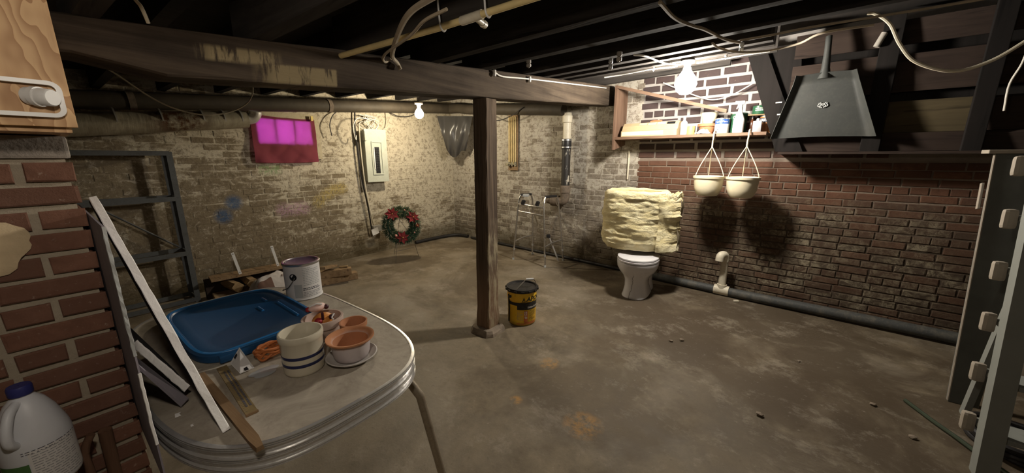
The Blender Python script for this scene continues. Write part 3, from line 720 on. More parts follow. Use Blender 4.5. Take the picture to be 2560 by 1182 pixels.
# ------------------------------------------------------------------ window, its cloth, corner sheeting
win = struct(MB().box((-5.32, (WY0 + WY1) / 2, WZ0 + 0.01), (0.09, WY1 - WY0, 0.02)).build('window_1', 'window_paint', local=True))
m = MB()
for y in (WY0 + 0.01, WY1 - 0.01): m.box((-5.32, y, (WZ0 + WZ1) / 2), (0.085, 0.02, WZ1 - WZ0))
m.box((-5.32, (WY0 + WY1) / 2, WZ1 - 0.01), (0.085, WY1 - WY0, 0.02)); m.build('sash_frame', 'window_paint', win)
for i in (1, 2):
    m = MB(); m.box((-5.298, WY0 + (WY1 - WY0) * i / 3, (WZ0 + WZ1) / 2), (0.04, 0.018, WZ1 - WZ0 - 0.04)); m.build('glazing_bar', 'window_paint', win)
for i in range(3):
    a = WY0 + 0.02 + (WY1 - WY0 - 0.04) * i / 3; b = a + (WY1 - WY0 - 0.04) / 3
    m = MB(); m.box((-5.315, (a + b) / 2, (WZ0 + WZ1) / 2), (0.006, b - a, WZ1 - WZ0 - 0.04)); m.build('pane', 'glass', win)
m = MB()
m.box((-5.29, (WY0 + WY1) / 2 + .02, WZ1 + 0.045), (0.04, WY1 - WY0 + 0.14, 0.07)); m.build('head_casing', 'window_paint', win)
m = MB(); m.box((-5.288, WY1 + 0.075, 1.78), (0.04, 0.06, .52)); m.build('side_casing', 'window_paint', win)
def cloth(u, v):
    y = 1.70 + 0.76 * u + 0.006 * math.sin(v * 5); sag = 0.020 * math.sin(u * PI)
    z = 2.068 - 0.585 * v - sag * (1 - v * 0.6) - 0.02 * u * (1 - v)
    g = max(0.0, 1 - ((u - 0.45) / 0.5) ** 2)
    d = 0.012 * math.sin(u * 16 + v * 3) * v + 0.016 * math.sin((u * 0.8 + v) * 9) * g * v + 0.01 * mnoise.noise(V(u * 5, v * 5, 2))
    fold = .022 * max(0, math.sin((u * 1.1 - v * .9) * 7)) * max(0, v - .45) * 2 + .018 * max(0, math.sin(u * 9 + 1)) * max(0, v - .5) * 2
    return (-5.268 + abs(d) * .7 + fold + 0.006 * v, y, z)
m = MB(); m.grid(cloth, 44, 34); m.thicken(0.0015)
o = tag(m.build('window_cloth', 'cloth', smooth=True), 'maroon cloth pinned over the basement window, glowing violet where daylight comes through', 'cloth')
m = MB(); m.box((-5.235, 2.42, 2.055), (0.02, 0.028, 0.06)); tag(m.build('wall_clip', 'yellow_plastic'), 'small yellow block at the top corner of the maroon cloth', 'block')
def sheet(u, v):
    # hangs across the far corner, gathered to a point at the bottom
    a = V(-5.18, 4.60, 2.255); b = V(-4.60, 4.90, 2.245)
    lo = V(-4.93, 4.80, 1.66)
    top = a.lerp(b, u); spread = (1 - v) ** 0.75 if u < 0.55 else (1 - v * 0.55)
    bot = lo + (b - a) * (u - 0.5) * 0.55
    p = top.lerp(bot, v)
    p.z -= 0.12 * v * math.sin(min(1, u * 1.3) * PI) - 0.10 * v * (0.2 - u if u < 0.2 else 0)
    n = V(0.7, -0.7, 0)
    return p + n * (0.10 + 0.10 * math.sin(v * PI) + 0.022 * math.sin(u * 17 + 6 * v) * (0.3 + v) + 0.03 * mnoise.noise(V(u * 6, v * 3, 5)))
m = MB(); m.grid(sheet, 46, 30); m.thicken(0.001)
tag(m.build('plastic_sheet', 'sheeting', smooth=True), 'crumpled grey plastic sheet hanging in the far corner behind the post', 'sheet')

# ------------------------------------------------------------------ pipes
t = thing('soil_pipe', 'thick brown drain pipe slung under the joists along the left wall', 'pipe', (-5.14, -1.5, 1.8))
P0 = V(-5.14, -1.6, 1.89); P1 = V(-5.14, 4.72, 2.405)
def pz(y): return 1.89 + (2.405 - 1.89) * (y + 1.6) / 6.32
m = MB(); m.tube([P0, V(-5.14, 1.6, pz(1.6)), P1] + spline([P1, V(-5.10, 4.84, 2.41), WR(0.4, .17, 2.405), WR(0.7, .17, 2.36)], 5)[1:] + [WR(2.55, .17, 2.215), WR(2.66, .165, 2.20)], 0.084, 18); m.build('pipe_run', 'soil_pipe', t, smooth=True)
for y in (0.7, 2.62, 4.1):
    m = MB(); m.tube([V(-5.14, y - .025, pz(y - .025)), V(-5.14, y + .025, pz(y + .025))], 0.091, 18); m.build('pipe_collar', 'iron_rust', t, smooth=True)
t = thing('vent_duct', 'dull wrapped metal duct running beside the window below the brown pipe', 'duct', (-4.98, -1.2, 1.7))
m = MB(); m.tube([V(-4.98, -1.4, 1.73), V(-4.98, 0.3, 1.825), V(-4.98, 1.50, 1.955), V(-4.98, 1.58, 1.965)], [0.108, 0.104, 0.094, 0.092], 22); m.build('duct_run', 'duct', t, smooth=True)
for y in (0.55, 0.86, 1.18, 1.36, 1.52):
    z = 1.73 + 0.235 * (y + 1.4) / 2.98 + (0.004 if y > .5 else 0); m = MB(); m.tube([V(-4.98, y - .006, z), V(-4.98, y + .006, z + .001)], 0.1075 - .0095 * (y - .3) , 22); m.build('duct_seam', 'aluminium', t, smooth=True)
m = MB(); m.tube(spline([V(-4.985, 1.55, 1.965), V(-4.98, 1.63, 1.98), V(-4.965, 1.665, 2.02), V(-4.955, 1.67, 2.06)], 4), 0.062, 18); m.build('end_elbow', 'aluminium', t, smooth=True)

ps = 2.70
t = thing('waste_stack', 'white plastic stack joined to a black iron pipe beside the walking frame', 'pipe', WR(ps, 0.13, 0.9))
m = MB(); m.lathe([(0.058, 1.79), (0.058, 2.02), (0.070, 2.03), (0.072, 2.12), (0.060, 2.13), (0.058, 2.16)], WR(ps, .13), 22); m.build('plastic_length', 'pvc', t, smooth=True)
m = MB(); m.lathe([(0.066, 1.66), (0.070, 1.67), (0.070, 1.79), (0.066, 1.80)], WR(ps, .13), 22); cp = m.build('rubber_coupling', 'black_rubber', t, smooth=True)
for z in (1.685, 1.785):
    m = MB(); m.lathe([(0.073, z - .008), (0.073, z + .008)], WR(ps, .13), 22, True, True); m.build('clamp', 'steel_clamp', cp)
m = MB(); m.lathe([(0.064, 1.12), (0.062, 1.14), (0.062, 1.66)], WR(ps, .13), 22); m.build('iron_length', 'iron', t, smooth=True)
m = MB(); m.lathe([(0.076, 1.03), (0.078, 1.05), (0.078, 1.12), (0.068, 1.14)], WR(ps, .13), 22)
m.tube(spline([WR(ps, .13, 1.08), WR(ps, .13, .96), WR(ps - .04, .13, .905), WR(ps - .14, .13, .90)], 5), 0.066, 18)
m.tube([WR(ps - .10, .13, .90), WR(ps - .22, .13, .90)], 0.082, 18); m.tube([WR(ps - .21, .13, .90), WR(ps - .30, .13, .905)], 0.058, 18)
m.build('iron_bend', 'iron_rust', t, smooth=True)

bs = 1.60
t = thing('pipe_board', 'wooden board on the rough wall carrying four yellow pipes and a valve', 'pipe board', WR(bs, 0.02, 1.33))
m = MB(); m.box(WR(bs, .029, 1.775), (0.20, 0.89, 0.026), WRM, 0.004); m.build('board', 'raw_wood', t)
for i, x in enumerate((-0.066, -0.022, 0.022, 0.066)):
    m = MB(); m.tube([WR(bs + x, .055, 1.43), WR(bs + x, .055, 2.19)], 0.0135, 10); m.build('water_pipe', 'copper_painted', t, smooth=True)
m = MB(); m.tube([WR(bs - .085, .058, 1.43), WR(bs + .085, .058, 1.43)], 0.017, 10)
for x in (-0.066, 0.0, 0.066): m.tube([WR(bs + x, .058, 1.40), WR(bs + x, .058, 1.47)], 0.019, 10)
m.build('manifold', 'brass', t, smooth=True)
m = MB(); m.tube([WR(bs - .07, .06, 1.43), WR(bs - .07, .11, 1.425)], 0.010, 8); m.lathe([(0.0001, 0.0), (0.026, 0.004), (0.026, 0.012), (0.0001, .016)], (0, 0, 0), 14)
v0 = len(m.v) - 56; mm = Matrix.Translation(WR(bs - .07, .105, 1.425)) @ frame(WD, V(0, 0, 1)).to_4x4(); m.v[v0:] = [mm @ v for v in m.v[v0:]]
m.build('valve_handle', 'brass', t, smooth=True)
m = MB(); m.tube([WR(3.60, .02, 1.26), WR(3.60, .02, 1.63)], 0.011, 8)
tag(m.build('thin_riser', 'pvc', smooth=True), 'thin pale pipe rising behind the insulation to the shelf', 'pipe')

# floor pipe along the right wall with its upright
t = thing('drain_pipe', 'dark drain pipe lying on the floor along the brick wall', 'pipe', WR(4.9, 0.16, 0))
m = MB(); m.tube([WR(3.95, .15, .056), WR(4.80, .17, .052)], 0.046, 14); m.tube([WR(4.94, .17, .052), WR(5.7, .17, .060), WR(8.3, .16, .075)], 0.050, 14); m.build('pipe_run', 'dark_pipe', t, smooth=True)
m = MB(); m.tube([WR(4.80, .17, .058), WR(4.95, .17, .058)], 0.056, 16); m.tube([WR(4.875, .17, .06), WR(4.875, .17, .13)], 0.050, 16); m.build('tee', 'pvc', t, smooth=True)
m = MB(); m.tube([WR(4.875, .17, .12), WR(4.872, .17, .43)], 0.038, 16); m.build('riser', 'pvc', t, smooth=True)
m = MB(); m.tube(spline([WR(4.872, .17, .40), WR(4.872, .17, .445), WR(4.862, .19, .475), WR(4.845, .225, .480), WR(4.835, .245, .460), WR(4.833, .25, .415)], 5), 0.043, 16); m.build('elbow', 'pvc', t, smooth=True)
m = MB(); m.tube([WR(0.56, .07, .028), WR(1.9, .06, .026), WR(3.9, .10, .03)], 0.022, 10)
tag(m.build('skirting_hose', 'black_hose', smooth=True), 'thin black pipe at the foot of the rough wall behind the walking frame', 'pipe')
m = MB(); m.tube(spline([V(-5.255, 4.02, .03), V(-5.24, 4.4, .034), V(-5.19, 4.78, .036), V(-5.08, 4.93, .036), WR(.45, .05, .034)], 4), 0.030, 10)
tag(m.build('corner_pipe', 'black_hose', smooth=True), 'black pipe in the damp far corner at floor level', 'pipe')

# ------------------------------------------------------------------ breaker panel and cables
t = thing('breaker_panel', 'grey-green breaker panel on the pale wall with its cover open to the breakers', 'panel', (-5.25, 3.30, 1.19))
m = MB(); m.box((-5.230, 3.31, 1.565), (0.118, 0.34, 0.76), ch=0.006); m.build('box', 'panel_grey', t)
m = MB(); m.box((-5.163, 3.31, 1.565), (0.014, 0.375, 0.80), ch=0.004); cv = m.build('cover', 'panel_grey', t)
m = MB()
for (c, d) in (((-5.150, 3.315, 1.775), (0.012, 0.185, 0.02)), ((-5.150, 3.315, 1.285), (0.012, 0.185, 0.02)), ((-5.150, 3.23, 1.53), (0.012, 0.018, 0.47)), ((-5.150, 3.40, 1.53), (0.012, 0.018, 0.47))): m.box(c, d, ch=0.003)
m.build('door_frame', 'panel_grey', cv)
m = MB(); m.box((-5.154, 3.315, 1.50), (0.006, 0.075, 0.40)); m.build('breaker_well', 'black', cv)
for i in range(10):
    for s_ in (-1, 1):
        m = MB(); m.box((-5.149, 3.315 + s_ * 0.018, 1.68 - i * 0.038), (0.008, 0.030, 0.028), ch=0.003); b = m.build('breaker', 'black_rubber', cv)
m = MB(); m.box((-5.150, 3.262, 1.53), (0.004, 0.018, 0.33)); m.build('circuit_label', 'label_white', cv)
m = MB(); m.box((-5.2, 3.125, 1.86), (0.17, 0.04, 0.14), ch=0.004); m.build('side_knockout', 'panel_grey', t)
q = random.Random(12)
for i in range(9):
    x = -5.283 + i * .0122; b = q.uniform(3.17, 3.42); sg = 1 if i % 2 else -1
    pts = [V(x, b, 1.958), V(x, b + sg * q.uniform(.03, .09), 2.0 + q.uniform(0, .04)), V(x, 3.28 + sg * q.uniform(.06, .15), 2.08 + q.uniform(-.02, .03)), V(x, 3.26 - sg * q.uniform(.02, .12), 2.13), V(x, 3.24 + sg * q.uniform(.0, .14), 2.165)]
    m = MB(); m.tube(spline(pts, 6), 0.0052, 6); tag(m.build('wire', 'cable_white', smooth=True), 'looped cream cable in the tangle above the breaker panel', 'cable', 'cables above the breaker panel')
for pts, mt, lb in (
    ([(-5.165, 3.22, 2.11), (-5.12, 3.02, 2.10), (-5.10, 2.93, 1.98), (-5.12, 2.95, 1.84), (-5.16, 2.99, 1.80), (-5.18, 3.01, 1.86)], 'cable_white', 'cream cable hooking down left of the breaker panel'),
    ([(-5.17, 3.46, 1.975), (-5.16, 3.53, 2.0), (-5.19, 3.58, 2.06), (-5.262, 3.60, 2.16), (-5.272, 3.6, 2.26)], 'cable', 'thin cable arching from the top right of the breaker panel'),
    ([(-5.25, 3.66, 2.25), (-5.18, 3.75, 2.20), (-5.18, 3.95, 2.205), (-5.25, 4.15, 2.26)], 'cable_dark', 'dark cable sagging under the brown pipe beside the warm bulb'),
    ([(-5.255, 2.80, 2.19), (-5.22, 2.70, 2.11), (-5.2, 2.64, 1.98), (-5.21, 2.66, 1.84)], 'cable_dark', 'dark cable end dangling right of the maroon cloth'),
    ([(-5.25, 3.06, 2.22), (-5.25, 3.04, 1.9), (-5.235, 3.06, 1.3), (-5.235, 3.13, 0.78), (-5.235, 3.16, 0.42)], 'cable_dark', 'dark conduit cable running down the wall from the breaker panel'),
    ([(-5.195, 3.075, 2.0), (-5.195, 3.07, 1.6), (-5.20, 3.10, 1.05), (-5.20, 3.18, 0.48)], 'cable', 'pale cable running down beside the dark conduit')):
    m = MB(); m.tube(spline(pts, 6), 0.011 if 'conduit' in lb else 0.0065, 7); tag(m.build('wall_cable', mt, smooth=True), lb, 'cable')
t = thing('outlet_box', 'metal outlet box with a paper tag low on the wall beside the wreath', 'outlet', (-5.26, 3.25, 0.34))
m = MB(); m.box((-5.262, 3.27, 0.41), (0.07, 0.16, 0.10), ch=0.006); m.build('box', 'aluminium', t)
m = MB(); m.box((-5.20, 3.20, 0.375), (0.004, 0.12, 0.10), Matrix.Rotation(R(14), 3, 'X')); m.build('paper_tag', 'label_white', t)

# ------------------------------------------------------------------ shelf with its things
t = thing('wall_shelf', 'brown board shelf with a tall end panel under the glaring bulb', 'shelf', WR(4.3, 0.15, 1.63))
m = MB(); m.hexa([WR(3.50, .33, 1.635), WR(3.53, .33, 1.635), WR(3.53, .014, 1.70), WR(3.50, .014, 1.70), WR(3.50, .33, 2.40), WR(3.53, .33, 2.40), WR(3.53, .014, 2.40), WR(3.50, .014, 2.40)]); m.build('end_panel', 'shelf_wood', t)
m = MB(); m.box(WR(4.3175, .173, 1.775), (1.575, 0.032, 0.314), WRM, 0.003); m.box(WR(5.145, .081, 1.775), (.08, .0318, .13), WRM); m.build('plank', 'shelf_plank', t)
m = MB(); m.hexa([WR(3.53, .29, 2.365), WR(3.53, .33, 2.365), WR(3.53, .33, 2.40), WR(3.53, .29, 2.40), WR(4.73, .255, 1.995), WR(4.73, .295, 1.995), WR(4.73, .295, 2.03), WR(4.73, .255, 2.03)]); m.build('brace', 'shelf_plank', t)
SZ = 1.7915
def onshelf(s, off, z=0): return WR(s, off, SZ + z)
fc = math.atan2(WN.y, WN.x) + 0.12
# range hood
t = thing('range_hood', 'almond range hood with louvre vents lying on the brown shelf', 'range hood', onshelf(3.93, .17))
m = MB()
prof = [(0.305, 0.0), (0.305, 0.065), (0.285, 0.07), (0.255, 0.125), (0.22, 0.16), (0.02, 0.16), (0.02, 0.0)]
m.rings([[onshelf(s, o_, z) for o_, z in prof] for s in (3.60, 4.26)]); m.build('body', 'hood', t)
for i in range(4):
    s0 = 3.80 + i * 0.108; m = MB(); a = lambda s, f: onshelf(s, 0.255 - 0.035 * f + 0.0008, 0.125 + 0.035 * f + 0.0012)
    m.add([a(s0, .12), a(s0 + .092, .12), a(s0 + .092, .88), a(s0, .88)], [(0, 1, 2, 3)]); vt = m.build('vent', 'black' if i == 3 else 'label_grey', t)
    m = MB()
    for k in range(4):
        f = 0.24 + k * 0.16; m.tube([a(s0 + .003, f), a(s0 + .089, f)], 0.0016, 5)
    if i < 3: m.build('louvre', 'hood', vt)
m = MB(); m.box(onshelf(3.86, .307, .034), (0.50, 0.045, 0.004), WRM); m.build('front_trim', 'cream_plastic', t)
t = thing('paint_scraper', 'scraper with an orange wooden handle lying on top of the range hood', 'scraper', onshelf(4.0, .12, .16))
m = MB(); m.tube([onshelf(3.88, .10, .178), onshelf(3.93, .10, .18), onshelf(4.02, .11, .178)], [0.012, 0.017, 0.012], 10); m.build('handle', 'terracotta', t, smooth=True)
m = MB(); m.box(onshelf(4.12, .115, .172), (0.20, 0.006, 0.05), WRM); m.build('blade', 'silver', t)
def can(name, label, s, off, r, h, body, lid='tin', cat='can', rim=True, lift=0.0, c=None):
    p = onshelf(s, off, lift); t = thing(name, label, cat, p)
    m = MB(); m.lathe([(r * .97, 0), (r, 0.004), (r, h - .006), (r * .98, h)], p, 26); m.build('body', body, t, smooth=True)
    if rim:
        m = MB(); m.lathe([(r * 1.03, h - .008), (r * 1.03, h + .002), (r * .93, h + .003), (r * .9, h - .002), (0.001, h - .002)], p, 26, False, False); m.build('lid', lid, t, smooth=True)
    return t, p
def bottle(name, label, s, off, r, h, mat, capmat, neck=0.35, lift=0, cat='bottle'):
    p = onshelf(s, off, lift); t = thing(name, label, cat, p)
    m = MB(); m.lathe([(r * .9, 0), (r, .006), (r, h * .58), (r * .85, h * .68), (r * neck, h * .78), (r * neck, h * .86)], p, 22); m.build('body', mat, t, smooth=True)
    m = MB(); m.lathe([(r * neck * 1.15, h * .86), (r * neck * 1.15, h * .98), (r * neck * .8, h)], p, 16); m.build('cap', capmat, t, smooth=True)
    return t, p
t, p = bottle('glue_bottle', 'white squeeze bottle with a grey label beside the range hood', 4.314, .24, .036, .205, 'white_plastic', 'white_plastic')
m = cyl_patch(MB(), p, .0367, fc, -.04, .04, .02, .085, 10); m.build('label_band', 'label_grey', t)
can('yellow_jar', 'small yellow plastic jar between the white bottle and the clay pot', 4.398, .27, .038, .085, 'yellow_plastic', 'yellow_plastic', 'jar')
p = onshelf(4.525, .122); t = thing('flower_pot', 'terracotta flower pot on the shelf with bowls stacked in it', 'pot', p)
m = MB(); m.lathe([(0.058, 0), (0.062, .004), (0.085, .085), (0.096, .088), (0.098, .115), (0.088, .115), (0.078, .08), (0.05, .012), (0.001, .012)], p, 28, True, False); m.build('bowl', 'terracotta', t, smooth=True)
p = onshelf(4.53, .122, .085); t = thing('white_bowl', 'small white bowl nested in the terracotta pot on the shelf', 'bowl', p)
m = MB(); m.lathe([(0.03, 0.0), (0.060, .05), (0.064, .056), (0.056, .05), (0.001, .012)], p, 26, True, False); m.build('bowl', 'porcelain', t, smooth=True)
p = onshelf(4.535, .122, .1425); t = thing('yellow_pot', 'pale yellow plastic pot on top of the stacked bowls', 'pot', p)
m = MB(); m.lathe([(0.064, 0), (0.066, .003), (0.083, .085), (0.09, .09), (0.083, .09), (0.06, .01), (0.001, .01)], p, 28, True, False); m.build('bowl', 'cream_plastic', t, smooth=True)
def rag(u, v):
    s = 4.455 + .145 * u; return onshelf(s, .323 - .085 * v, 0.003 + (0.045 * math.sin(u * PI) * math.sin(v * PI)) * (1 + .6 * mnoise.noise(V(u * 7, v * 7, 1))) + .012 * abs(mnoise.noise(V(u * 14, v * 14, 4))))
m = MB(); m.grid(rag, 26, 18); m.thicken(.002); tag(m.build('crumpled_rag', 'label_white', smooth=True), 'crumpled white rag on the shelf edge in front of the clay pot', 'rag')
t, p = can('paint_can', 'white paint can with a blue band on the shelf beside the spray bottle', 4.684, .195, .068, .155, 'label_white')
m = cyl_patch(MB(), p, .0687, fc, -.10, .10, .098, .15, 16); m.build('label_band', 'blue_can', t)
m = text_mb('ColorPlace', .026, lambda x, y: on_cyl(p, .0693, fc)(x, y + .122)); m.build('lettering', 'white_print', t)
m = MB()
for k in range(3):
    a = k * 2 * PI / 3; f = on_cyl(p, .0691, fc)
    m.add([f(-.032 + .016 * math.cos(a + d) * g, .058 + .016 * math.sin(a + d) * g) for d, g in ((0, .8), (.9, .8), (1.2, 1.2), (.3, 1.4))], [(0, 1, 2, 3)])
m.build('emblem', 'print_dark', t)
p = onshelf(4.845, .25); t = thing('spray_bottle', 'tall white spray bottle with a trigger head on the shelf', 'spray bottle', p)
m = MB(); m.loft([(0, 0, 0, .046, .036, 2.6), (.01, 0, 0, .050, .040, 2.6), (.13, 0, 0, .050, .040, 2.6), (.165, 0, 0, .038, .032, 2.4), (.215, 0, 0, .019, .019, 2), (.25, 0, 0, .016, .016, 2)], 24, p); m.build('body', 'white_plastic', t, smooth=True)
m = MB(); m.loft([(.25, 0, 0, .018, .018, 2), (.275, 0, 0, .018, .018, 2)], 16, p); m.box(p + V(.004, 0, .295), (.062, .024, .038), None, .008); m.box(p + V(-.036, 0, .308), (.03, .014, .014), None, .004)
m.box(p + V(-.024, 0, .262), (.010, .012, .055), Matrix.Rotation(R(18), 3, 'Y'), .003); m.build('trigger_head', 'white_plastic', t, smooth=True)
t, p = can('paint_can', 'dark green paint can standing behind the white spray bottle', 4.815, .103, .078, .205, 'green_can')
m = text_mb('Color', .045, lambda x, y: on_cyl(p, .0792, fc)(x, y + .16), weight=.001); m.build('lettering', 'white_print', t)
t, p = bottle('brown_bottle', 'narrow brown glass bottle left of the silver tin', 4.945, .13, .026, .17, 'brown_glass', 'black')
p = onshelf(4.965, .115, .172); m = MB(); m.box(p + V(0.03, 0, .006), (.19, .10, .012), rot_z(R(4))); bb = m.build('small_board', 'raw_wood'); tag(bb, 'short board laid across the bottle and tin carrying the green can', 'board')
p2 = p + V(0.03, 0, .0125); t = thing('green_tin', 'low green tin with white lettering on the short board above the shelf', 'tin', p2)
m = MB(); m.lathe([(.062, 0), (.064, .004), (.064, .078), (.06, .082)], p2, 24); m.build('body', 'green_can', t, smooth=True)
m = small_print(2, on_cyl(p2, .0646, fc), -.04, .048, .08, .018, .011, 3); m.build('fine_print', 'white_print', t)
p = onshelf(5.008, .228); t = thing('silver_tin', 'small rectangular silver tin at the front of the shelf', 'tin', p)
m = MB(); m.box(p + V(0, 0, .056), (.075, .045, .112), rot_z(WA), .006); m.build('body', 'silver', t, smooth=True)
m = MB(); m.lathe([(.014, .112), (.014, .13), (.010, .135)], p, 14); m.build('cap', 'white_plastic', t, smooth=True)
t, p = can('varnish_can', 'amber varnish can with a dark lettered band at the end of the shelf', 5.07, .083, .066, .165, 'amber')
m = cyl_patch(MB(), p, .0667, fc, -.09, .09, .10, .145, 14); m.build('label_band', 'print_dark', t)
m = text_mb('URETHANE', .030, lambda x, y: on_cyl(p, .0673, fc)(x, y + .122), weight=.0008); m.build('lettering', 'white_print', t)

# ------------------------------------------------------------------ hanging pots
def hanging_pot(s, label):
    off = 0.37; zr = 1.352; t = thing('hanging_pot', label, 'plant pot', WR(s, off, 1.145))
    c = WR(s, off, 1.145)
    m = MB(); m.lathe([(0.085, 0.004), (0.095, 0), (0.112, .02), (0.134, .08), (0.142, .165), (0.142, .18), (0.152, .184), (0.154, .205), (0.140, .208), (0.136, .19), (0.128, .09), (0.10, .02), (0.001, .015)], c, 40, True, False); m.build('bowl', 'cream_plastic', t, smooth=True)
    top = WR(s - 0.005, off - .01, 1.655)
    for k in range(3):
        a = to_cam(c) + R(62) + k * 2 * PI / 3; e = c + V(.146 * math.cos(a), .146 * math.sin(a), .195)
        md = e.lerp(top, .45) + V(.018 * math.cos(a), .018 * math.sin(a), 0)
        m = MB(); m.tube(spline([e, e + V(0, 0, .03), md, top]), 0.0042, 6); m.build('strand', 'cream_plastic', t, smooth=True)
    hk = MB(); hk.tube(spline([top - V(0, 0, .012), top + V(0, 0, .05), WR(s, off, 1.74), WR(s, off - .005, 1.80), WR(s, .318, 1.817), WR(s, .290, 1.801)], 5), 0.0075, 8); hk.build('hook', 'cream_plastic', t, smooth=True)
hanging_pot(4.655, 'cream hanging pot hooked on the shelf edge nearer the insulation roll')
hanging_pot(4.967, 'cream hanging pot hooked on the shelf edge nearer the big black shovel')

# ------------------------------------------------------------------ plank back of the stairs and the shovel on it
t = thing('stair_back', 'dark plank back of the cellar stairs with studs, hung against the brick wall', 'staircase', WR(6.1, 0.2, 1.575))
rows = [(1.60, 1.745, 'stair_wood', .20), (1.75, 2.0, 'stair_tan', .17), (2.075, 2.36, 'stair_wood', .19), (2.44, 2.62, 'stair_wood', .20)]
for i, (z0, z1, mt, off) in enumerate(rows):
    for (a, b) in ((5.22, 5.80), (5.80, 6.38), (6.38, 7.6)):
        tilt = 0.03
        m = MB(); m.hexa([WR(a + .003, off, z0), WR(b - .003, off, z0), WR(b - .003, off - .022, z0), WR(a + .003, off - .022, z0), WR(a + .003, off + tilt, z1 + .02 * (6.1 - (a + b) / 2)), WR(b - .003, off + tilt, z1 + .02 * (6.1 - (a + b) / 2)), WR(b - .003, off + tilt - .022, z1), WR(a + .003, off + tilt - .022, z1)])
        m.build('plank', mt if (mt != 'stair_tan' or a == 5.80) else 'stair_wood', t)
for (s0, s1) in ((5.79, 5.91), (6.36, 6.46), (7.1, 7.2)):
    m = MB(); m.box(WR((s0 + s1) / 2, .257, 2.12), (s1 - s0, 1.08, .05), WRM, .004); m.build('stud', 'stair_stud', t)
m = MB(); m.box(WR(6.40, .075, 2.12), (2.36, 1.06, .02), WRM); m.build('gap_shade_board', 'stair_stud', t)  # dark board added behind the planks so their gaps turn black
m = MB(); m.box(WR(6.42, .18, 1.585), (2.40, .022, .34), WRM); m.build('bottom_board', 'stair_wood', t)
m = MB(); m.hexa([WR(5.19, .25, 1.60), WR(5.40, .25, 1.60), WR(5.40, .21, 1.60), WR(5.19, .21, 1.60), WR(4.83, .25, 2.58), WR(4.99, .25, 2.58), WR(4.99, .21, 2.58), WR(4.83, .21, 2.58)]); m.build('stringer', 'stair_stud', t)
m = MB(); m.hexa([WR(5.24, .20, 1.60), WR(5.38, .20, 1.60), WR(5.38, .155, 1.60), WR(5.24, .155, 1.60), WR(5.02, .20, 2.58), WR(5.26, .20, 2.58), WR(5.26, .155, 2.58), WR(5.02, .155, 2.58)]); m.build('stringer', 'stair_stud', t)
for i, z in enumerate((1.77, 1.86, 1.95, 2.06)):
    m = MB(); m.box(WR(5.235 - .025 * i, .2565, z), (.05, .012, .006), WRM); m.build('nail_plate', 'aluminium', t)

t = thing('scoop_shovel', 'large charcoal scoop shovel hanging blade down on the stair planks', 'shovel', WR(5.5, .33, 1.72))
def blade(u, v):       # u across, v from the shoulder (0) to the lip (1)
    wt = 0.20 + 0.165 * v; c = 5.475 + 0.035 * v; s = c + (u - 0.5) * 2 * wt; z = 2.255 - 0.535 * v + 0.01 * math.sin(u * PI)
    e = abs(u - 0.5) * 2; off = 0.315 + 0.055 * max(0, (e - 0.86) / 0.14) + 0.05 * max(0, (0.12 - v) / 0.12)
    return WR(s, off + .035 * (1 - v), z)
m = MB(); m.grid(blade, 34, 26); m.thicken(.004); bl = m.build('blade', 'shovel', t, smooth=True)
m = MB(); m.tube([WR(5.47, .365, 2.22), WR(5.468, .372, 2.30), WR(5.462, .37, 2.44), WR(5.455, .365, 2.56)], [.048, .030, .024, .023], 12); m.build('handle', 'shovel', t, smooth=True)
m = MB()
bpt = lambda x, y: WR(5.493 + x, .345, 2.0 + y)
for sx in (-1, 1):
    for k_ in ([(.004, -.022), (.020, -.010), (.012, .006), (.020, .022)], [(.014, -.020), (.034, -.006), (.026, .010), (.030, .018)], [(.003, -.006), (.007, .004), (.002, .012)]):
        m.tube(spline([bpt(sx * a, b) for a, b in k_], 4), .0042, 5)
m.build('logo_mark', 'label_grey', bl)

# ------------------------------------------------------------------ ladder, upright board, hoses on the right
t = thing('step_ladder', 'grey painted wooden step ladder with cream tread ends beside the coiled hose', 'ladder', (1.15, 2.7, 0))
def rail(x, f0, f1, wd, dp, nm, mt):
    a, b = Vector(f0), Vector(f1); d = (b - a).normalized(); sx = V(1, 0, 0); n = d.cross(sx).normalized(); m = MB()
    pts = []
    for p in (a, b):
        for i, j in ((-1, -1), (1, -1), (1, 1), (-1, 1)): pts.append(p + sx * (i * wd / 2) + n * (j * dp / 2))
    m.hexa(pts); return m.build(nm, mt, t)
rail(0, (.962, 2.60, 0), (.962, 2.90, 1.60), .072, .070, 'rail', 'ladder'); rail(0, (1.50, 2.60, 0), (1.50, 2.90, 1.60), .030, .085, 'rail', 'ladder')
rail(0, (1.05, 3.22, 0), (1.05, 2.96, 1.58), .028, .05, 'rear_leg', 'ladder'); rail(0, (1.44, 3.22, 0), (1.44, 2.96, 1.58), .028, .05, 'rear_leg', 'ladder')
for k in range(6):
    z = 0.20 + k * 0.262; y = 2.62 + 0.19 * z
    m = MB(); m.box((1.2425, y + .055, z), (0.60, .16, .026), None, .005); tr = m.build('tread', 'ladder', t)
    m = MB(); m.box((0.918, y + .10, z - .005), (.05, .045, .10), Matrix.Rotation(R(-8), 3, 'X'), .016); m.build('tread_end', 'ladder_edge', tr)
m = MB(); m.box((1.2425, 2.93, 1.615), (.62, .20, .028), None, .006); m.build('top_cap', 'ladder', t)
m = MB(); m.tube([(1.05, 3.10, .72), (1.44, 3.10, .72)], .012, 8); m.build('rear_bar', 'ladder', t)
t = thing('grey_board', 'tall grey board with a pale cap leaning by the brick wall behind the step ladder', 'board', (1.09, 3.4, 0))
m = MB(); m.hexa([V(1.015, 3.35, 0), V(1.145, 3.36, 0), V(1.145, 3.40, 0), V(1.015, 3.39, 0), V(1.02, 3.69, 1.57), V(1.26, 3.70, 1.57), V(1.26, 3.74, 1.57), V(1.02, 3.73, 1.57)]); m.build('board', 'plank_grey', t)
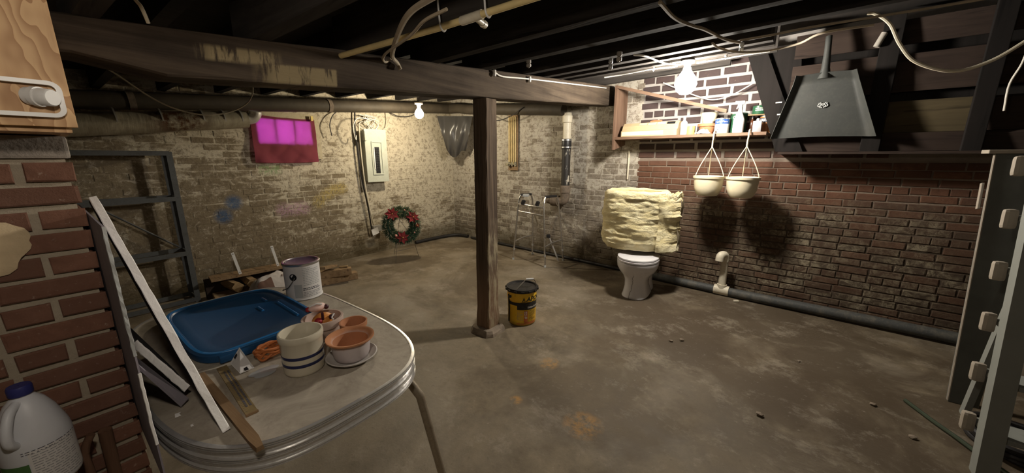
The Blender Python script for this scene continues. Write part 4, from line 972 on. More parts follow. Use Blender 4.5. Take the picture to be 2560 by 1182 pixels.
m = MB(); m.box((1.15, 3.715, 1.582), (.34, .12, .024), None, .004); m.build('cap', 'ladder_edge', t)
m = MB(); m.tube([(1.012, 3.35, .01), (1.017, 3.69, 1.56)], .006, 6); m.build('edge_strip', 'ladder_edge', t)
m = MB(); m.box((1.012, 3.72, 1.30), (.014, .03, .17), Matrix.Rotation(R(-12), 3, 'X'), .003)
tag(m.build('cloth_strip', 'ladder_edge'), 'short cream strip stuck to the edge of the tall grey board', 'strip')
pts = []
for i in range(64):
    a = i * 0.29; r_ = .165 + .012 * math.sin(i * .9) + .01 * (i // 22); pts.append(V(1.17 + r_ * math.cos(a), 2.955 + r_ * .9 * math.sin(a), .021 + .030 * (i // 22) + .004 * math.sin(i)))
m = MB(); m.tube(spline(pts, 2), .0155, 8); tag(m.build('coiled_hose', 'black_hose', smooth=True), 'black hose coiled on the floor beside the step ladder', 'hose')
m = MB(); m.tube(spline([(.79, 3.17, .012), (.83, 3.09, .012), (.885, 2.98, .013), (.94, 2.88, .016), (1.0, 2.77, .013), (1.10, 2.60, .012), (1.2, 2.3, .012)], 6), .0115, 8)
tag(m.build('garden_hose', 'green_hose', smooth=True), 'dark green hose end trailing over the floor from the coil', 'hose')

# ------------------------------------------------------------------ toilet and the insulation over its tank
TX, TY = -1.215, 3.79
t = thing('toilet', 'cracked white toilet standing under the yellow insulation', 'toilet', (TX, TY, 0), R(6))
m = MB()
m.loft([(0, 0, .26, .135, .25, 3.0), (.012, 0, .26, .145, .255, 3.0), (.03, 0, .255, .138, .245, 2.8), (.12, 0, .235, .122, .205, 2.6), (.20, 0, .225, .125, .20, 2.4), (.255, 0, .22, .155, .215, 2.2), (.30, 0, .21, .195, .235, 2.1), (.35, 0, .205, .218, .26, 2.1), (.395, 0, .205, .222, .27, 2.1), (.41, 0, .205, .222, .27, 2.1), (.418, 0, .205, .208, .255, 2.1)], 40)
m.build('bowl', 'china', t, smooth=True, local=True)
m = MB(); m.loft([(0, .02, .50, .115, .16, 2.6), (.10, .02, .50, .095, .15, 2.4), (.25, 0, .48, .12, .16, 2.4), (.41, 0, .46, .19, .16, 3.0), (.42, 0, .46, .18, .15, 3.0)], 32); m.build('trapway', 'china', t, smooth=True, local=True)
m = MB(); m.loft([(.420, 0, .205, .215, .262, 2.1), (.425, 0, .205, .224, .272, 2.1), (.440, 0, .205, .224, .272, 2.1), (.446, 0, .205, .215, .262, 2.1)], 40); m.build('seat', 'china', t, smooth=True, local=True)
m = MB(); m.loft([(.449, 0, .205, .212, .258, 2.1), (.453, 0, .205, .221, .268, 2.1), (.466, 0, .205, .219, .266, 2.1), (.472, 0, .205, .20, .246, 2.1)], 40); m.build('lid', 'china', t, smooth=True, local=True)
m = MB(); m.box((-.125, .53, .62), (.30, .13, .36), None, .03); m.build('tank', 'china', t, smooth=True, local=True)
# insulation: a lumpy roll of fibreglass wrapped round the tank
IC = V(-1.375, 4.20, 0)
def wrapf(u, v):
    a = -u * 2 * PI; e = 2.5; ca, sa = math.cos(a), math.sin(a)
    rx = .355 + .012 * v; ry = .285
    x = rx * math.copysign(abs(ca) ** (2 / e), ca); y = ry * math.copysign(abs(sa) ** (2 / e), sa)
    z = .515 + .665 * v; n = V(ca, sa, 0)
    w_ = .026 * mnoise.noise(V(x * 3.5, y * 3.5, z * 4)) + .013 * mnoise.noise(V(x * 5, y * 5, z * 19)) + .009 * mnoise.noise(V(x * 14, y * 14, z * 34)) + .006 * math.sin(z * 60 + 5 * mnoise.noise(V(x * 4, y * 4, 2))) * max(0, mnoise.noise(V(x * 3, y * 3, 7)) + .3)
    ed = -.035 * (max(0, (.10 - v) / .10) + max(0, (v - .93) / .07) ** 2)
    if v in (0.0, 1.0) or v > .97: z += .012 * mnoise.noise(V(x * 9, y * 9, 1))
    return IC + V(x, y, 0) + n * (w_ + ed) + V(0, 0, z)
t = thing('insulation_roll', 'yellow fibreglass insulation wrapped like a drum around the toilet tank', 'insulation', IC + V(0, 0, .5))
m = MB(); m.grid(wrapf, 128, 70, True); k = len(m.v)
top = [wrapf(i / 128, 1.0) for i in range(128)]; inner = [IC + (p - IC) * .80 for p in top]
for p in inner: p.z = 1.165
m.v += inner + [p - V(0, 0, .12) for p in inner]
for i in range(128):
    j = (i + 1) % 128; a = i * 70 + 69; b = j * 70 + 69
    m.f += [(a, b, k + j, k + i), (k + i, k + j, k + 128 + j, k + 128 + i)]
m.f.append(tuple(k + 128 + i for i in range(128)))
k2 = len(m.v); low = [wrapf(i / 128, 0.0) for i in range(128)]; il = [IC + (p - IC) * .87 for p in low]
m.v += [V(p.x, p.y, .52) for p in il] + [V(p.x, p.y, .98) for p in il]
for i in range(128):
    j = (i + 1) % 128; m.f += [(i * 70, j * 70, k2 + j, k2 + i), (k2 + i, k2 + j, k2 + 128 + j, k2 + 128 + i)]
m.f.append(tuple(k2 + 128 + i for i in range(128)))
m.build('roll', 'wool', t, smooth=True)
def flap(u, v):
    rag_ = .03 * mnoise.noise(V(v * 9, 0, 3)) + .015 * mnoise.noise(V(v * 30, 0, 3))
    x = -1.065 + (.19 + rag_) * u; y = 4.02 + .16 * u; z = .525 + .64 * v + (.035 * mnoise.noise(V(u * 6, 8, 1)) + .02 * mnoise.noise(V(u * 22, 8, 1))) * (1 if v > .9 else .2)
    b = .05 * math.sin(u * PI) + .018 * mnoise.noise(V(x * 8, 1, z * 6)) + .014 * mnoise.noise(V(x * 20, 2, z * 14)) + .02 * math.sin(z * 13 + u * 2)
    return V(x, y - b, z)
m = MB(); m.grid(flap, 28, 64); m.thicken(.055); m.build('loose_flap', 'wool', t, smooth=True)
m = MB(); m.grid(lambda u, v: V(-.885 + .012 * math.sin(v * 9), 4.15 + .12 * u, .55 + .55 * v), 8, 20); m.thicken(.004); m.build('paper_facing', 'paper_back', t, smooth=True)

# ------------------------------------------------------------------ walking frame
F = [V(-3.235, 4.29, 0), V(-2.624, 4.24, 0), V(-2.585, 4.70, 0), V(-3.165, 4.72, 0)]
t = thing('walking_frame', 'folding metal walking frame standing against the rough wall', 'walker', (-2.9, 4.48, 0))
def side(a, b, ta, tb):
    m = MB(); m.tube([a + V(0, 0, .02), a.lerp(ta, .5)] + spline([a.lerp(ta, .93), ta + V(0, .03, 0), ta.lerp(tb, .2) + V(0, 0, .025), ta.lerp(tb, .8) + V(0, 0, .025), tb + V(0, -.03, 0), b.lerp(tb, .93)], 5) + [b.lerp(tb, .5), b + V(0, 0, .02)], .0135, 10)
    s_ = m.build('side_frame', 'chrome', t, smooth=True)
    m = MB(); m.tube(spline([ta.lerp(tb, .12) + V(0, 0, .026), ta.lerp(tb, .5) + V(0, 0, .028), ta.lerp(tb, .88) + V(0, 0, .026)], 3), .018, 10); m.build('hand_grip', 'black_rubber', s_, smooth=True)
    m = MB(); p0 = a.lerp(ta, .30); p1 = b.lerp(tb, .34); m.tube(spline([p0, p0.lerp(p1, .5) + V(0, 0, .015), p1], 4), .011, 8); m.build('side_brace', 'chrome', s_, smooth=True)
    for p, q_ in ((a, ta), (b, tb)):
        m = MB(); m.tube([p, p.lerp(q_, .03)], [.019, .016], 10); m.build('rubber_foot', 'label_grey', s_)
        m = MB(); m.tube([p.lerp(q_, .16), p.lerp(q_, .19)], .0165, 10); m.build('leg_collar', 'aluminium', s_)
side(F[0], F[3], V(-3.14, 4.31, .975), V(-3.11, 4.62, .965)); side(F[1], F[2], V(-2.69, 4.28, .975), V(-2.66, 4.62, .965))
for z0, z1 in ((.865, .85), (.76, .735)):
    m = MB(); m.tube(spline([V(-3.15, 4.31, z0), V(-2.92, 4.28, (z0 + z1) / 2 + .005), V(-2.69, 4.28, z1)], 5), .0135, 10); m.build('cross_bar', 'chrome', t, smooth=True)
for (a, b) in ((V(-2.90, 4.29, .86), V(-2.82, 4.33, .60)),):
    m = MB(); m.tube([a, b], .009, 8); m.build('fold_strut', 'chrome', t, smooth=True)
for x in (-3.05, -2.80):
    m = MB(); m.box((x, 4.29, .90), (.045, .05, .07), Matrix.Rotation(R(25), 3, 'Y'), .01); m.build('push_latch', 'black_rubber', t)
m = MB(); m.box((-3.03, 4.33, 1.0), (.09, .12, .035), rot_z(.5), .012); tag(m.build('fabric_pad', 'label_grey', smooth=True), 'small grey cloth pad draped on the handle of the walking frame', 'pad')
t = thing('crutch', 'grey folded cane leaning on the foot of the walking frame', 'cane', (-2.65, 4.55, 0))
m = MB(); m.tube([V(-2.60, 4.58, .02), V(-2.74, 4.50, .42)], .012, 8); m.build('shaft', 'aluminium', t, smooth=True)
m = MB(); m.box((-2.735, 4.50, .40), (.06, .05, .05), rot_z(.4), .012); m.build('clamp', 'black_rubber', t)

# ------------------------------------------------------------------ wreath on a wire easel
t = thing('christmas_wreath', 'christmas wreath with red flowers on a wire easel by the pale wall', 'wreath', (-4.55, 3.25, 0))
WC = V(-4.56, 3.25, .545); wu = V(.35, .93, 0).normalized(); wv = V(-.30, .1, .95); wv = (wv - wu * wv.dot(wu)).normalized(); wn = wu.cross(wv)
if wn.dot(CAM - WC) < 0: wn = -wn
q = random.Random(21); nd = MB(); nl = MB()
for i in range(4600):
    a = q.uniform(0, 2 * PI); b = q.uniform(0, 2 * PI); rr = .205 + .066 * math.cos(b) * q.uniform(.5, 1)
    c = WC + (wu * math.cos(a) + wv * math.sin(a)) * rr + wn * (.05 * math.sin(b))
    d = ((wu * math.cos(a) + wv * math.sin(a)) * math.cos(b) + wn * math.sin(b) + V(q.uniform(-.8, .8), q.uniform(-.8, .8), q.uniform(-.8, .8))).normalized()
    l = q.uniform(.03, .062); s_ = d.orthogonal().normalized() * .0035
    (nl if (q.random() < .10 or (math.sin(a) > .6 and q.random() < .3)) else nd).add([c - s_, c + s_, c + d * l + s_ * .3, c + d * l - s_ * .3], [(0, 1, 2, 3)])  # painted-lit needles thicken along the top of the wreath
o = nd.build('greenery', 'needle', t); o['kind'] = 'stuff'
o = nl.build('lit_needle_tips', 'needle_lit', t); o['kind'] = 'stuff'
m = MB(); m.tube([WC + (wu * math.cos(i * PI / 12) + wv * math.sin(i * PI / 12)) * .205 for i in range(25)], .018, 8); m.build('hoop', 'needle', t, smooth=True)
for ang, rr in ((128, .215), (28, .20), (262, .20), (350, .22)):
    a = R(ang); c = WC + (wu * math.cos(a) + wv * math.sin(a)) * rr + wn * .065; m = MB(); nP = 7 if ang != 350 else 5; sz = .098 if ang != 350 else .04
    for k in range(nP):
        b = 2 * PI * k / nP + .3; d = (wu * math.cos(b) + wv * math.sin(b)); e = (wv * math.cos(b) - wu * math.sin(b)); l = sz * q.uniform(.85, 1.2)
        m.add([c, c + d * l * .5 + e * l * .26 + wn * .012, c + d * l + wn * q.uniform(-.015, .02), c + d * l * .5 - e * l * .26 + wn * .012], [(0, 1, 2, 3)])
    fl_ = m.build('red_flower', 'red_felt', t)
    m = MB(); m.ball(c + wn * .012, .010, 1); m.build('flower_centre', 'gold', fl_, smooth=True)
for ang, rr in ((232, .20), (318, .21), (75, .22)):
    a = R(ang); m = MB(); m.ball(WC + (wu * math.cos(a) + wv * math.sin(a)) * rr + wn * .075, .019 if ang == 232 else .011, 2); m.build('bauble', 'pink_bead', t, smooth=True)
for pts in ([WC + wu * -.10 + wn * .03 - wv * .2, V(-4.50, 3.06, .003)], [WC + wu * .13 + wn * .03 - wv * .2, V(-4.53, 3.51, .003)], [WC - wn * .04 + wv * .12, V(-4.95, 3.35, .003)], [WC + wu * -.02 + wv * .1 - wn * .02, WC + wu * .16 - wv * .25 - wn * .01], [V(-4.53, 3.06, .17), V(-4.53, 3.42, .17)]):
    m = MB(); m.tube(pts, .0035, 6); m.build('easel_wire', 'wire', t)

# ------------------------------------------------------------------ yellow pail
PC = V(-1.885, 2.64, 0); pa = to_cam(PC)
t = thing('yellow_pail', 'yellow roofing pail with a black lid and white wire-handle grip beside the post', 'bucket', PC)
m = MB(); m.lathe([(.126, 0), (.130, .004), (.1335, .02), (.136, .24), (.142, .262), (.142, .275), (.139, .285), (.141, .34)], PC, 48); m.build('body', 'pail_yellow', t, smooth=True)
m = MB(); m.lathe([(.141, .325), (.150, .328), (.152, .352), (.147, .360), (.138, .358), (.132, .345), (.001, .345)], PC, 48, True, False); lid = m.build('lid', 'tar_black', t, smooth=True)
for k in range(14):
    a = 2 * PI * k / 14; m = MB(); m.box(PC + V(.154 * math.cos(a), .154 * math.sin(a), .340), (.012, .03, .018), rot_z(a), .003); m.build('lid_lug', 'tar_black', lid)
br = lambda z: .1335 + .0115 * z - .0 + .0012
f0 = lambda x, y: on_cyl(PC, .1366, pa)(x, y)
m = cyl_patch(MB(), PC, .1382, pa, -.14, .20, .205, .235, 26); m.build('black_band', 'tar_black', t)
m = cyl_patch(MB(), PC, .1384, pa, -.045, .20, .165, .206, 20); m.build('black_band', 'tar_black', t)
m = text_mb('APOC', .068, lambda x, y: on_cyl(PC, .1428, pa)(x * 1.1 + y * .18 + .055, y + .262), 'LEFT', .0014).move(Matrix.Translation((0, 0, 0)))
m2 = text_mb('APOC', .060, lambda x, y: on_cyl(PC, .1435, pa)(x * 1.12 + y * .2 + .045, y + .268), 'LEFT', .0018); m2.build('brand_lettering', 'tar_black', t)
fq = on_cyl(PC, .1435, pa)
m = MB(); m.add([fq(.002, .245), fq(.036, .245), fq(.020, .292)], [(0, 1, 2)]); mk = m.build('brand_triangle', 'tar_black', t)
m = MB(); fq2 = on_cyl(PC, .1442, pa); m.add([fq2(.012, .250), fq2(.027, .250), fq2(.020, .268)], [(0, 1, 2)]); m.build('triangle_centre', 'pail_yellow', mk)
m = small_print(1, on_cyl(PC, .1434, pa), -.01, .238, .16, .01, .005, 6); m.build('fine_print', 'tar_black', t)
m = text_mb('DURA-FLASH', .022, lambda x, y: on_cyl(PC, .1392, pa)(x + .055, y + .187), 'LEFT', .0006); m.build('band_lettering', 'white_print', t)
m = cyl_patch(MB(), PC, .1380, pa, .02, .056, .045, .155, 6); ob = m.build('orange_block', 'orange_print', t)
m = text_mb('#122', .034, lambda x, y: on_cyl(PC, .1387, pa)(-y + .038, x + .115), 'CENTER', .001); m.build('number_lettering', 'white_print', ob)
m = cyl_patch(MB(), PC, .1372, pa, -.05, .15, .022, .030, 16); m.build('orange_line', 'orange_print', t)
m = cyl_patch(MB(), PC, .1374, pa, .022, .15, .034, .042, 12); m.build('orange_line', 'orange_print', t)
m = small_print(9, on_cyl(PC, .1386, pa), .075, .148, .075, .0105, .004, 8); m.build('fine_print', 'tar_black', t)
m = small_print(8, on_cyl(PC, .1380, pa), -.045, .145, .055, .0115, .003, 9); m.build('fine_print', 'print_grey', t)
m = MB(); f3 = on_cyl(PC, .1425, pa - 1.02); m.tube([f3(0, .03), f3(.004, .15), f3(-.003, .30)], .007, 6); m.build('tar_drip', 'tar_black', t)
ea, eb = pa - .82, pa + 2.32
A = PC + V(.150 * math.cos(ea), .150 * math.sin(ea), .285); B = PC + V(.150 * math.cos(eb), .150 * math.sin(eb), .30)
pk = (A + B) / 2 + V(RT.x, RT.y, 0) * .075 + V(0, 0, .125)
hp = spline([A, A.lerp(pk, .45) + V(0, 0, .02), pk - (V(RT.x, RT.y, 0) * .03), pk + V(RT.x, RT.y, 0) * .03 + V(0, 0, .003), B.lerp(pk, .6) + V(RT.x, RT.y, 0) * .04 + V(0, 0, .0), B], 7)
m = MB(); m.tube(hp, .0028, 6); hd = m.build('wire_handle', 'wire', t, smooth=True)
m = MB(); m.tube([pk - V(RT.x, RT.y, 0) * .035, pk + V(RT.x, RT.y, 0) * .035 + V(0, 0, .004)], .011, 10); m.build('grip', 'white_plastic', hd, smooth=True)
for P in (A, B):
    m = MB(); m.ball(P, .013, 2); m.build('ear', 'tar_black', t, smooth=True)

# ------------------------------------------------------------------ steel rack by the left wall
t = thing('steel_rack', 'empty dark steel shelf rack against the left wall behind the pillar', 'rack', (-5.12, 0.3, 0))
for (x, y) in ((-4.98, .87), (-5.24, .87), (-4.98, -.25), (-5.24, -.25)):
    m = MB(); m.box((x, y, .80), (.004, .045, 1.60)); m.box((x + (.02 if x < -5.1 else -.02), y + (.0225 if y > 0 else -.0225), .80), (.04, .004, 1.60)); m.build('upright', 'rack_steel', t)
for z in (.035, .55, 1.13, 1.585):
    m = MB()
    for (c, d) in (((-4.98, .31, z), (.012, 1.12, .045)), ((-5.24, .31, z), (.012, 1.12, .045)), ((-5.11, .87, z), (.26, .012, .045)), ((-5.11, -.25, z), (.26, .012, .045))): m.box(c, d)
    m.build('shelf_frame', 'rack_steel', t)
m = MB(); m.tube([V(-5.24, .30, 1.10), V(-5.24, .85, .58)], .010, 6); m.build('diagonal_brace', 'rack_steel', t)

# ------------------------------------------------------------------ lumber, sack and bracket shelf on the floor by the left wall
t = thing('bracket_shelf', 'old wooden shelf board with two white metal brackets lying against the left wall', 'shelf', (-4.82, 1.3, 0))
m = MB(); m.hexa([V(-4.79, .97, .232), V(-4.70, 1.84, .232), V(-4.93, 1.88, .225), V(-5.02, 1.00, .225), V(-4.79, .97, .258), V(-4.70, 1.84, .258), V(-4.93, 1.88, .251), V(-5.02, 1.00, .251)]); m.build('board', 'raw_wood', t)
m = MB(); m.hexa([V(-5.02, .95, .0), V(-4.95, .95, .0), V(-4.88, 1.90, .0), V(-4.95, 1.90, .0), V(-5.02, .95, .224), V(-4.99, .95, .224), V(-4.92, 1.90, .224), V(-4.95, 1.90, .224)]); m.build('back_rail', 'stair_wood', t)
for y in (1.215, 1.60):
    m = MB(); m.box((-4.79, y, .388), (.008, .028, .26), Matrix.Rotation(R(9), 3, 'X')); b = m.build('bracket', 'white_plastic', t)
    m = MB(); m.box((-4.835, y - .03, .36), (.005, .005, .23), Matrix.Rotation(R(22), 3, 'Y')); m.build('bracket_strut', 'white_plastic', b)
    m = MB()
    for z in (.28, .50): m.lathe([(.005, 0), (.005, .002), (.0001, .002)], (0, 0, 0), 8); m.v[-24:] = [Matrix.Translation((-4.7855, y - (z - .388) * .158, z)) @ (Matrix.Rotation(R(90), 4, 'Y') @ v) for v in m.v[-24:]]
    m.build('screw_hole', 'black', b)
q = random.Random(31)
for i, (x, y, z, l, w_, h_, a, lb) in enumerate((
    (-4.80, 1.145, .149, .30, .105, .115, .10, 'short split log lying in front of the bracket shelf'), (-4.78, 1.305, .154, .30, .115, .125, -.05, 'fatter split log beside the short one in front of the bracket shelf'),
    (-4.41, 2.05, .046, .62, .11, .09, 1.35, 'squared timber offcut under the lumber pile beside the paint can'), (-4.38, 2.07, .134, .42, .10, .085, 1.15, 'squared timber offcut on top of the lumber pile beside the paint can'),
    (-4.78, 2.17, .016, .50, .09, .03, 1.2, 'thin plank lying flat behind the lumber pile'), (-4.34, 2.0, .236, .36, .085, .028, 2.3, 'short plank lying slanted over the lumber pile'))):
    m = MB()
    if 'log' in lb:
        rg = []
        for k in range(5):
            rg.append([V(-l / 2 + l * k / 4, w_ / 2 * math.cos(b) * q.uniform(.9, 1.05) * (1.15 if math.sin(b) > 0 else .75), h_ / 2 * math.sin(b) * q.uniform(.92, 1.05)) for b in [2 * PI * j / 7 + .2 for j in range(7)]])
        m.rings(rg)
    else: m.box((0, 0, 0), (l, w_, h_), None, .004)
    rot = Matrix.Rotation(a, 3, 'Z') @ (Matrix.Rotation(R(12), 3, 'Y') if 'slanted' in lb or 'leaning' in lb else Matrix.Identity(3))
    m.v = [rot @ v + V(x, y, z) for v in m.v]
    tag(m.build('split_log' if 'log' in lb else 'lumber_piece', 'log' if 'log' in lb else 'raw_wood'), lb, 'log' if 'log' in lb else 'lumber')
m = MB(); m.box((-4.76, 1.24, .043), (.55, .20, .085), rot_z(1.45), .006); tag(m.build('lumber_piece', 'raw_wood'), 'thick board on the floor under the split logs', 'lumber')
m = MB(); m.box((-4.36, 2.20, .1885), (.10, .035, .018), rot_z(.9), .004); tag(m.build('wood_chip', 'log'), 'bright fresh wood chip on the end of the lumber pile', 'wood chip')
# sack
SC = V(-4.425, 1.42, 0)
def sack(u, v):
    x = (u - .5) * 2; y = (v - .5) * 2
    h_ = .27 * (1 - abs(x) ** 3.2) ** .6 * (1 - abs(y) ** 3.2) ** .6 if abs(x) < 1 and abs(y) < 1 else 0
    h_ *= 1 + .18 * mnoise.noise(V(x * 2, y * 2, 3)) + .10 * x
    h_ += .010 * mnoise.noise(V(x * 7, y * 7, 1)) * min(1, h_ * 14)
    p = V(x * .15, y * .24, 0); p = rot_z(R(8)) @ p
    return SC + p + V(0, 0, .012 + h_)
t = thing('paper_sack', 'crumpled grey and brown paper sack of absorbent lying on the lumber by the bracket shelf', 'sack', SC)
m = MB(); m.grid(sack, 40, 48); kk = len(m.v)
m.build('bag', 'bag_paper', t, smooth=True)
def on_sack(x, y):     # x along the sack length (towards the corner), y up the printed face; metres from its middle
    p = sack(.5 + (-y) / .38, .5 + x / .60); return p + V(.004, -.002, .006)
def sack_patch(x0, x1, y0, y1, mat, nm, n=12):
    m = MB(); m.grid(lambda u, v: on_sack(x0 + (x1 - x0) * u, y0 + (y1 - y0) * v), n, n); return m.build(nm, mat, t, smooth=True)
sack_patch(-.24, -.06, -.185, -.10, 'bag_brown', 'brown_panel')
sack_patch(-.05, .10, .0, .055, 'bag_brown', 'title_panel')
m = text_mb('ABSORB', .050, lambda x, y: on_sack(x + .16, y - .105) + V(.003, 0, .003), 'CENTER', .0008); m.build('sack_lettering', 'bag_brown', t)
m = small_print(4, lambda x, y: on_sack(x, y) + V(.002, 0, .002), -.05, .13, .2, .022, .009, 4); m.build('fine_print', 'bag_brown', t)

# ------------------------------------------------------------------ kitchen table
TC = V(-1.80, 0.522, 0); TA, TB, TE = .745, .428, 3.2
def outline(k, out=0.0, n=96):
    q_ = 2 * PI * k / n; c, s = math.cos(q_), math.sin(q_)
    return V(TC.x + (TA + out) * math.copysign(abs(c) ** (2 / TE), c), TC.y + (TB + out) * math.copysign(abs(s) ** (2 / TE), s), 0)
t = thing('kitchen_table', 'old laminate kitchen table with a ribbed metal edge and tube legs', 'table', (TC.x, TC.y, 0))
m = MB(); m.rings([[outline(k, -.004) + V(0, 0, z) for k in range(96)] for z in (.715, .75)]); m.build('top', 'laminate', t)
pf = [(-0.0065, 0.7513), (-0.002, 0.7515), (0.0055, 0.7505), (0.0055, 0.7475), (-0.0015, 0.7465), (-0.0015, 0.7455), (0.006, 0.7445), (0.006, 0.7415), (-0.001, 0.7405), (-0.001, 0.7395), (0.006, 0.7385), (0.006, 0.7355), (-0.002, 0.734), (-0.003, 0.728), (-0.003, 0.718), (-0.002, 0.713), (0.006, 0.7115), (0.006, 0.7085), (-0.001, 0.7075), (-0.001, 0.7065), (0.006, 0.7055), (0.006, 0.7025), (-0.001, 0.7015), (0.006, 0.6995), (0.006, 0.697), (-0.002, 0.6955), (-0.003, 0.69), (-0.003, 0.681), (-0.002, 0.6765), (0.006, 0.675), (0.006, 0.672), (-0.001, 0.671), (0.006, 0.669), (0.006, 0.666), (0.0, 0.664), (-0.02, 0.664)]
m = MB(); m.rings([[outline(k, o_) + V(0, 0, z) for k in range(96)] for o_, z in pf], False, False); m.build('edge_band', 'table_band', t, smooth=False)
for (a, b, c, d) in (((-1.33, .74, .675), (-1.215, .80, .668), (-1.135, .845, .55), (-1.085, .93, 0)), ((-1.33, .27, .675), (-1.22, .21, .668), (-1.15, .165, .55), (-1.12, .09, 0)), ((-2.27, .74, .675), (-2.38, .80, .668), (-2.45, .845, .55), (-2.50, .93, 0)), ((-2.27, .27, .675), (-2.38, .21, .668), (-2.45, .165, .55), (-2.48, .09, 0))):
    m = MB(); A, B, C_, D = map(Vector, (a, b, c, d)); m.tube(spline([A, A.lerp(B, .6), B, B.lerp(C_, .45) + (C_ - A).normalized() * .01, C_], 5) + [C_.lerp(D, .5), D], .0185, 14)
    m.build('leg', 'leg_chrome', t, smooth=True)
ZT = .7515
# foam boards at the table's left end
def board3(name, label, quad, nrm, face, edge_mat, edge_pts, ew):
    t = thing(name, label, 'foam board', sum((Vector(p) for p in quad), V(0, 0, 0)) / 4)
    t.location.z = min(p[2] for p in quad)
    m = MB(); m.slab(quad, nrm); m.build('sheet', face, t)
    if edge_pts:
        a, b = map(Vector, edge_pts); d = (b - a).normalized(); n = Vector(nrm).normalized(); o_ = d.cross(n).normalized()
        if o_.dot(CAM - a) < 0: o_ = -o_
        w_ = Vector(nrm).length; q = random.Random(len(label)); L_ = (b - a).length; N_ = 24; pts = []; m = MB()
        rg = []
        for i in range(N_ + 1):
            c = a.lerp(b, i / N_); j = lambda: q.uniform(-.0012, .0012)
            rg.append([c - n * (.0015 + ew) + o_ * .0005 + V(j(), j(), 0), c + n * (w_ + .0015 + ew + j()) + o_ * .0005, c + n * (w_ + .001) + o_ * (.003 + j()), c - n * .001 + o_ * (.003 + j())])
        m.rings(rg); m.build('cut_edge', edge_mat, t)
    return t
P0 = V(-1.235, .213, ZT); P1 = V(-1.83, .1035, 1.418)
board3('foam_board', 'long dark foam board leaning over the table with a bright white cut edge', [P0, P1, P1 + V(-.45, .02, -.05), P0 + V(-.80, .02, 0)], (0, .0145, .003), 'foam_dark', 'foam_white', (P0, P1), .001)
board3('foam_board', 'grey foam board standing upright along the right side of the brick pillar', [V(-1.30, .0810, .62), V(-1.305, .0815, 1.385), V(-2.0, .0815, 1.385), V(-2.0, .0810, .62)], (0, .0040, 0), 'foam_lilac', 'label_grey', (V(-1.303, .0811, 1.04), V(-1.305, .0815, 1.385)), .0)
bd = bpy.data.objects['foam_board.001']
m = MB(); rg = []; q = random.Random(6)
for i in range(13):
    z = ZT + .02 + .22 * i / 12; j = q.uniform(-.001, .001); rg.append([V(-1.2995, .0785 + j, z), V(-1.2995, .0855 + j, z), V(-1.296, .0845 + j, z), V(-1.296, .0795 + j, z)])
m.rings(rg); m.build('torn_edge', 'foam_white', bd)
A3 = V(-1.62, .1035, .955); B3 = V(-1.515, .188, .785)
board3('foam_board', 'short foam board wedged between the leaning sheets with a white edge', [A3, B3, B3 + V(-.22, 0, -.02), A3 + V(-.22, 0, .0)], (.004, .010, .012), 'foam_dark', 'foam_white', (A3, B3), .003)
board3('foam_board', 'lilac grey foam offcut propped on the table against the pillar', [V(-1.43, .0905, .950), V(-1.48, .165, .7535), V(-1.495, .185, .760), V(-1.585, .0935, .930)], (.004, .004, .008), 'foam_lilac', None, None, 0)
board3('foam_board', 'thin torn foam strip stuck behind the lilac offcut beside the pillar', [V(-1.66, .0905, .86), V(-1.66, .0905, 1.06), V(-1.80, .0905, 1.06), V(-1.80, .0905, .86)], (0, .005, 0), 'foam_lilac', 'foam_white', (V(-1.66, .0905, .86), V(-1.66, .0905, 1.06)), .001)
# lath and yardstick
m = MB(); m.hexa([V(-1.07, 0.2435, ZT + .001), V(-1.07, 0.2635, ZT + .001), V(-1.12, 0.2675, ZT + .001), V(-1.12, 0.2415, ZT + .001), V(-1.07, 0.2455, ZT + .016), V(-1.07, 0.2615, ZT + .016), V(-1.12, 0.2675, ZT + .016), V(-1.12, 0.2415, ZT + .016)])
m.hexa([V(-1.12, 0.2415, ZT + .001), V(-1.12, 0.2675, ZT + .001), V(-1.64, 0.2645, ZT + .001), V(-1.64, 0.2385, ZT + .001), V(-1.12, 0.2415, ZT + .016), V(-1.12, 0.2675, ZT + .016), V(-1.64, 0.2645, ZT + .016), V(-1.64, 0.2385, ZT + .016)])
tag(m.build('wood_lath', 'lath'), 'pointed wooden lath poking over the metal edge of the table', 'lath')
t = thing('yardstick', 'old wooden yardstick with black printing lying on the table', 'ruler', (-1.48, .322, ZT))
ya = V(-1.655, .318, ZT); yb_ = V(-1.262, .294, ZT); yd = (yb_ - ya).normalized(); yn = V(-yd.y, yd.x, 0)
m = MB(); m.slab([ya - yn * .016, yb_ - yn * .016, yb_ + yn * .016, ya + yn * .016], (0, 0, .005)); m.build('stick', 'yardstick', t)
m = MB(); m.box(yb_ + V(.002, 0, .0035), (.006, .034, .007), rot_z(math.atan2(yd.y, yd.x))); m.build('end_strip', 'lath', t)
ym = lambda s, o_, dx, dy: ya + yd * (s + dy) + yn * (o_ - dx) + V(0, 0, .0056)
m = MB()
for k in range(32):
    s = .012 + k * .0117; m.add([ym(s, -.016, 0, 0), ym(s + .0012, -.016, 0, 0), ym(s + .0012, -.016 + (.009 if k % 4 else .014), 0, 0), ym(s, -.016 + (.009 if k % 4 else .014), 0, 0)], [(0, 1, 2, 3)])
m.build('tick_marks', 'print_dark', t)
m = small_print(2, lambda x, y: ya + yd * (x + .05) + yn * y + V(0, 0, .0056), 0, .006, .30, .011, .006, 14); m.build('fine_print', 'print_dark', t)
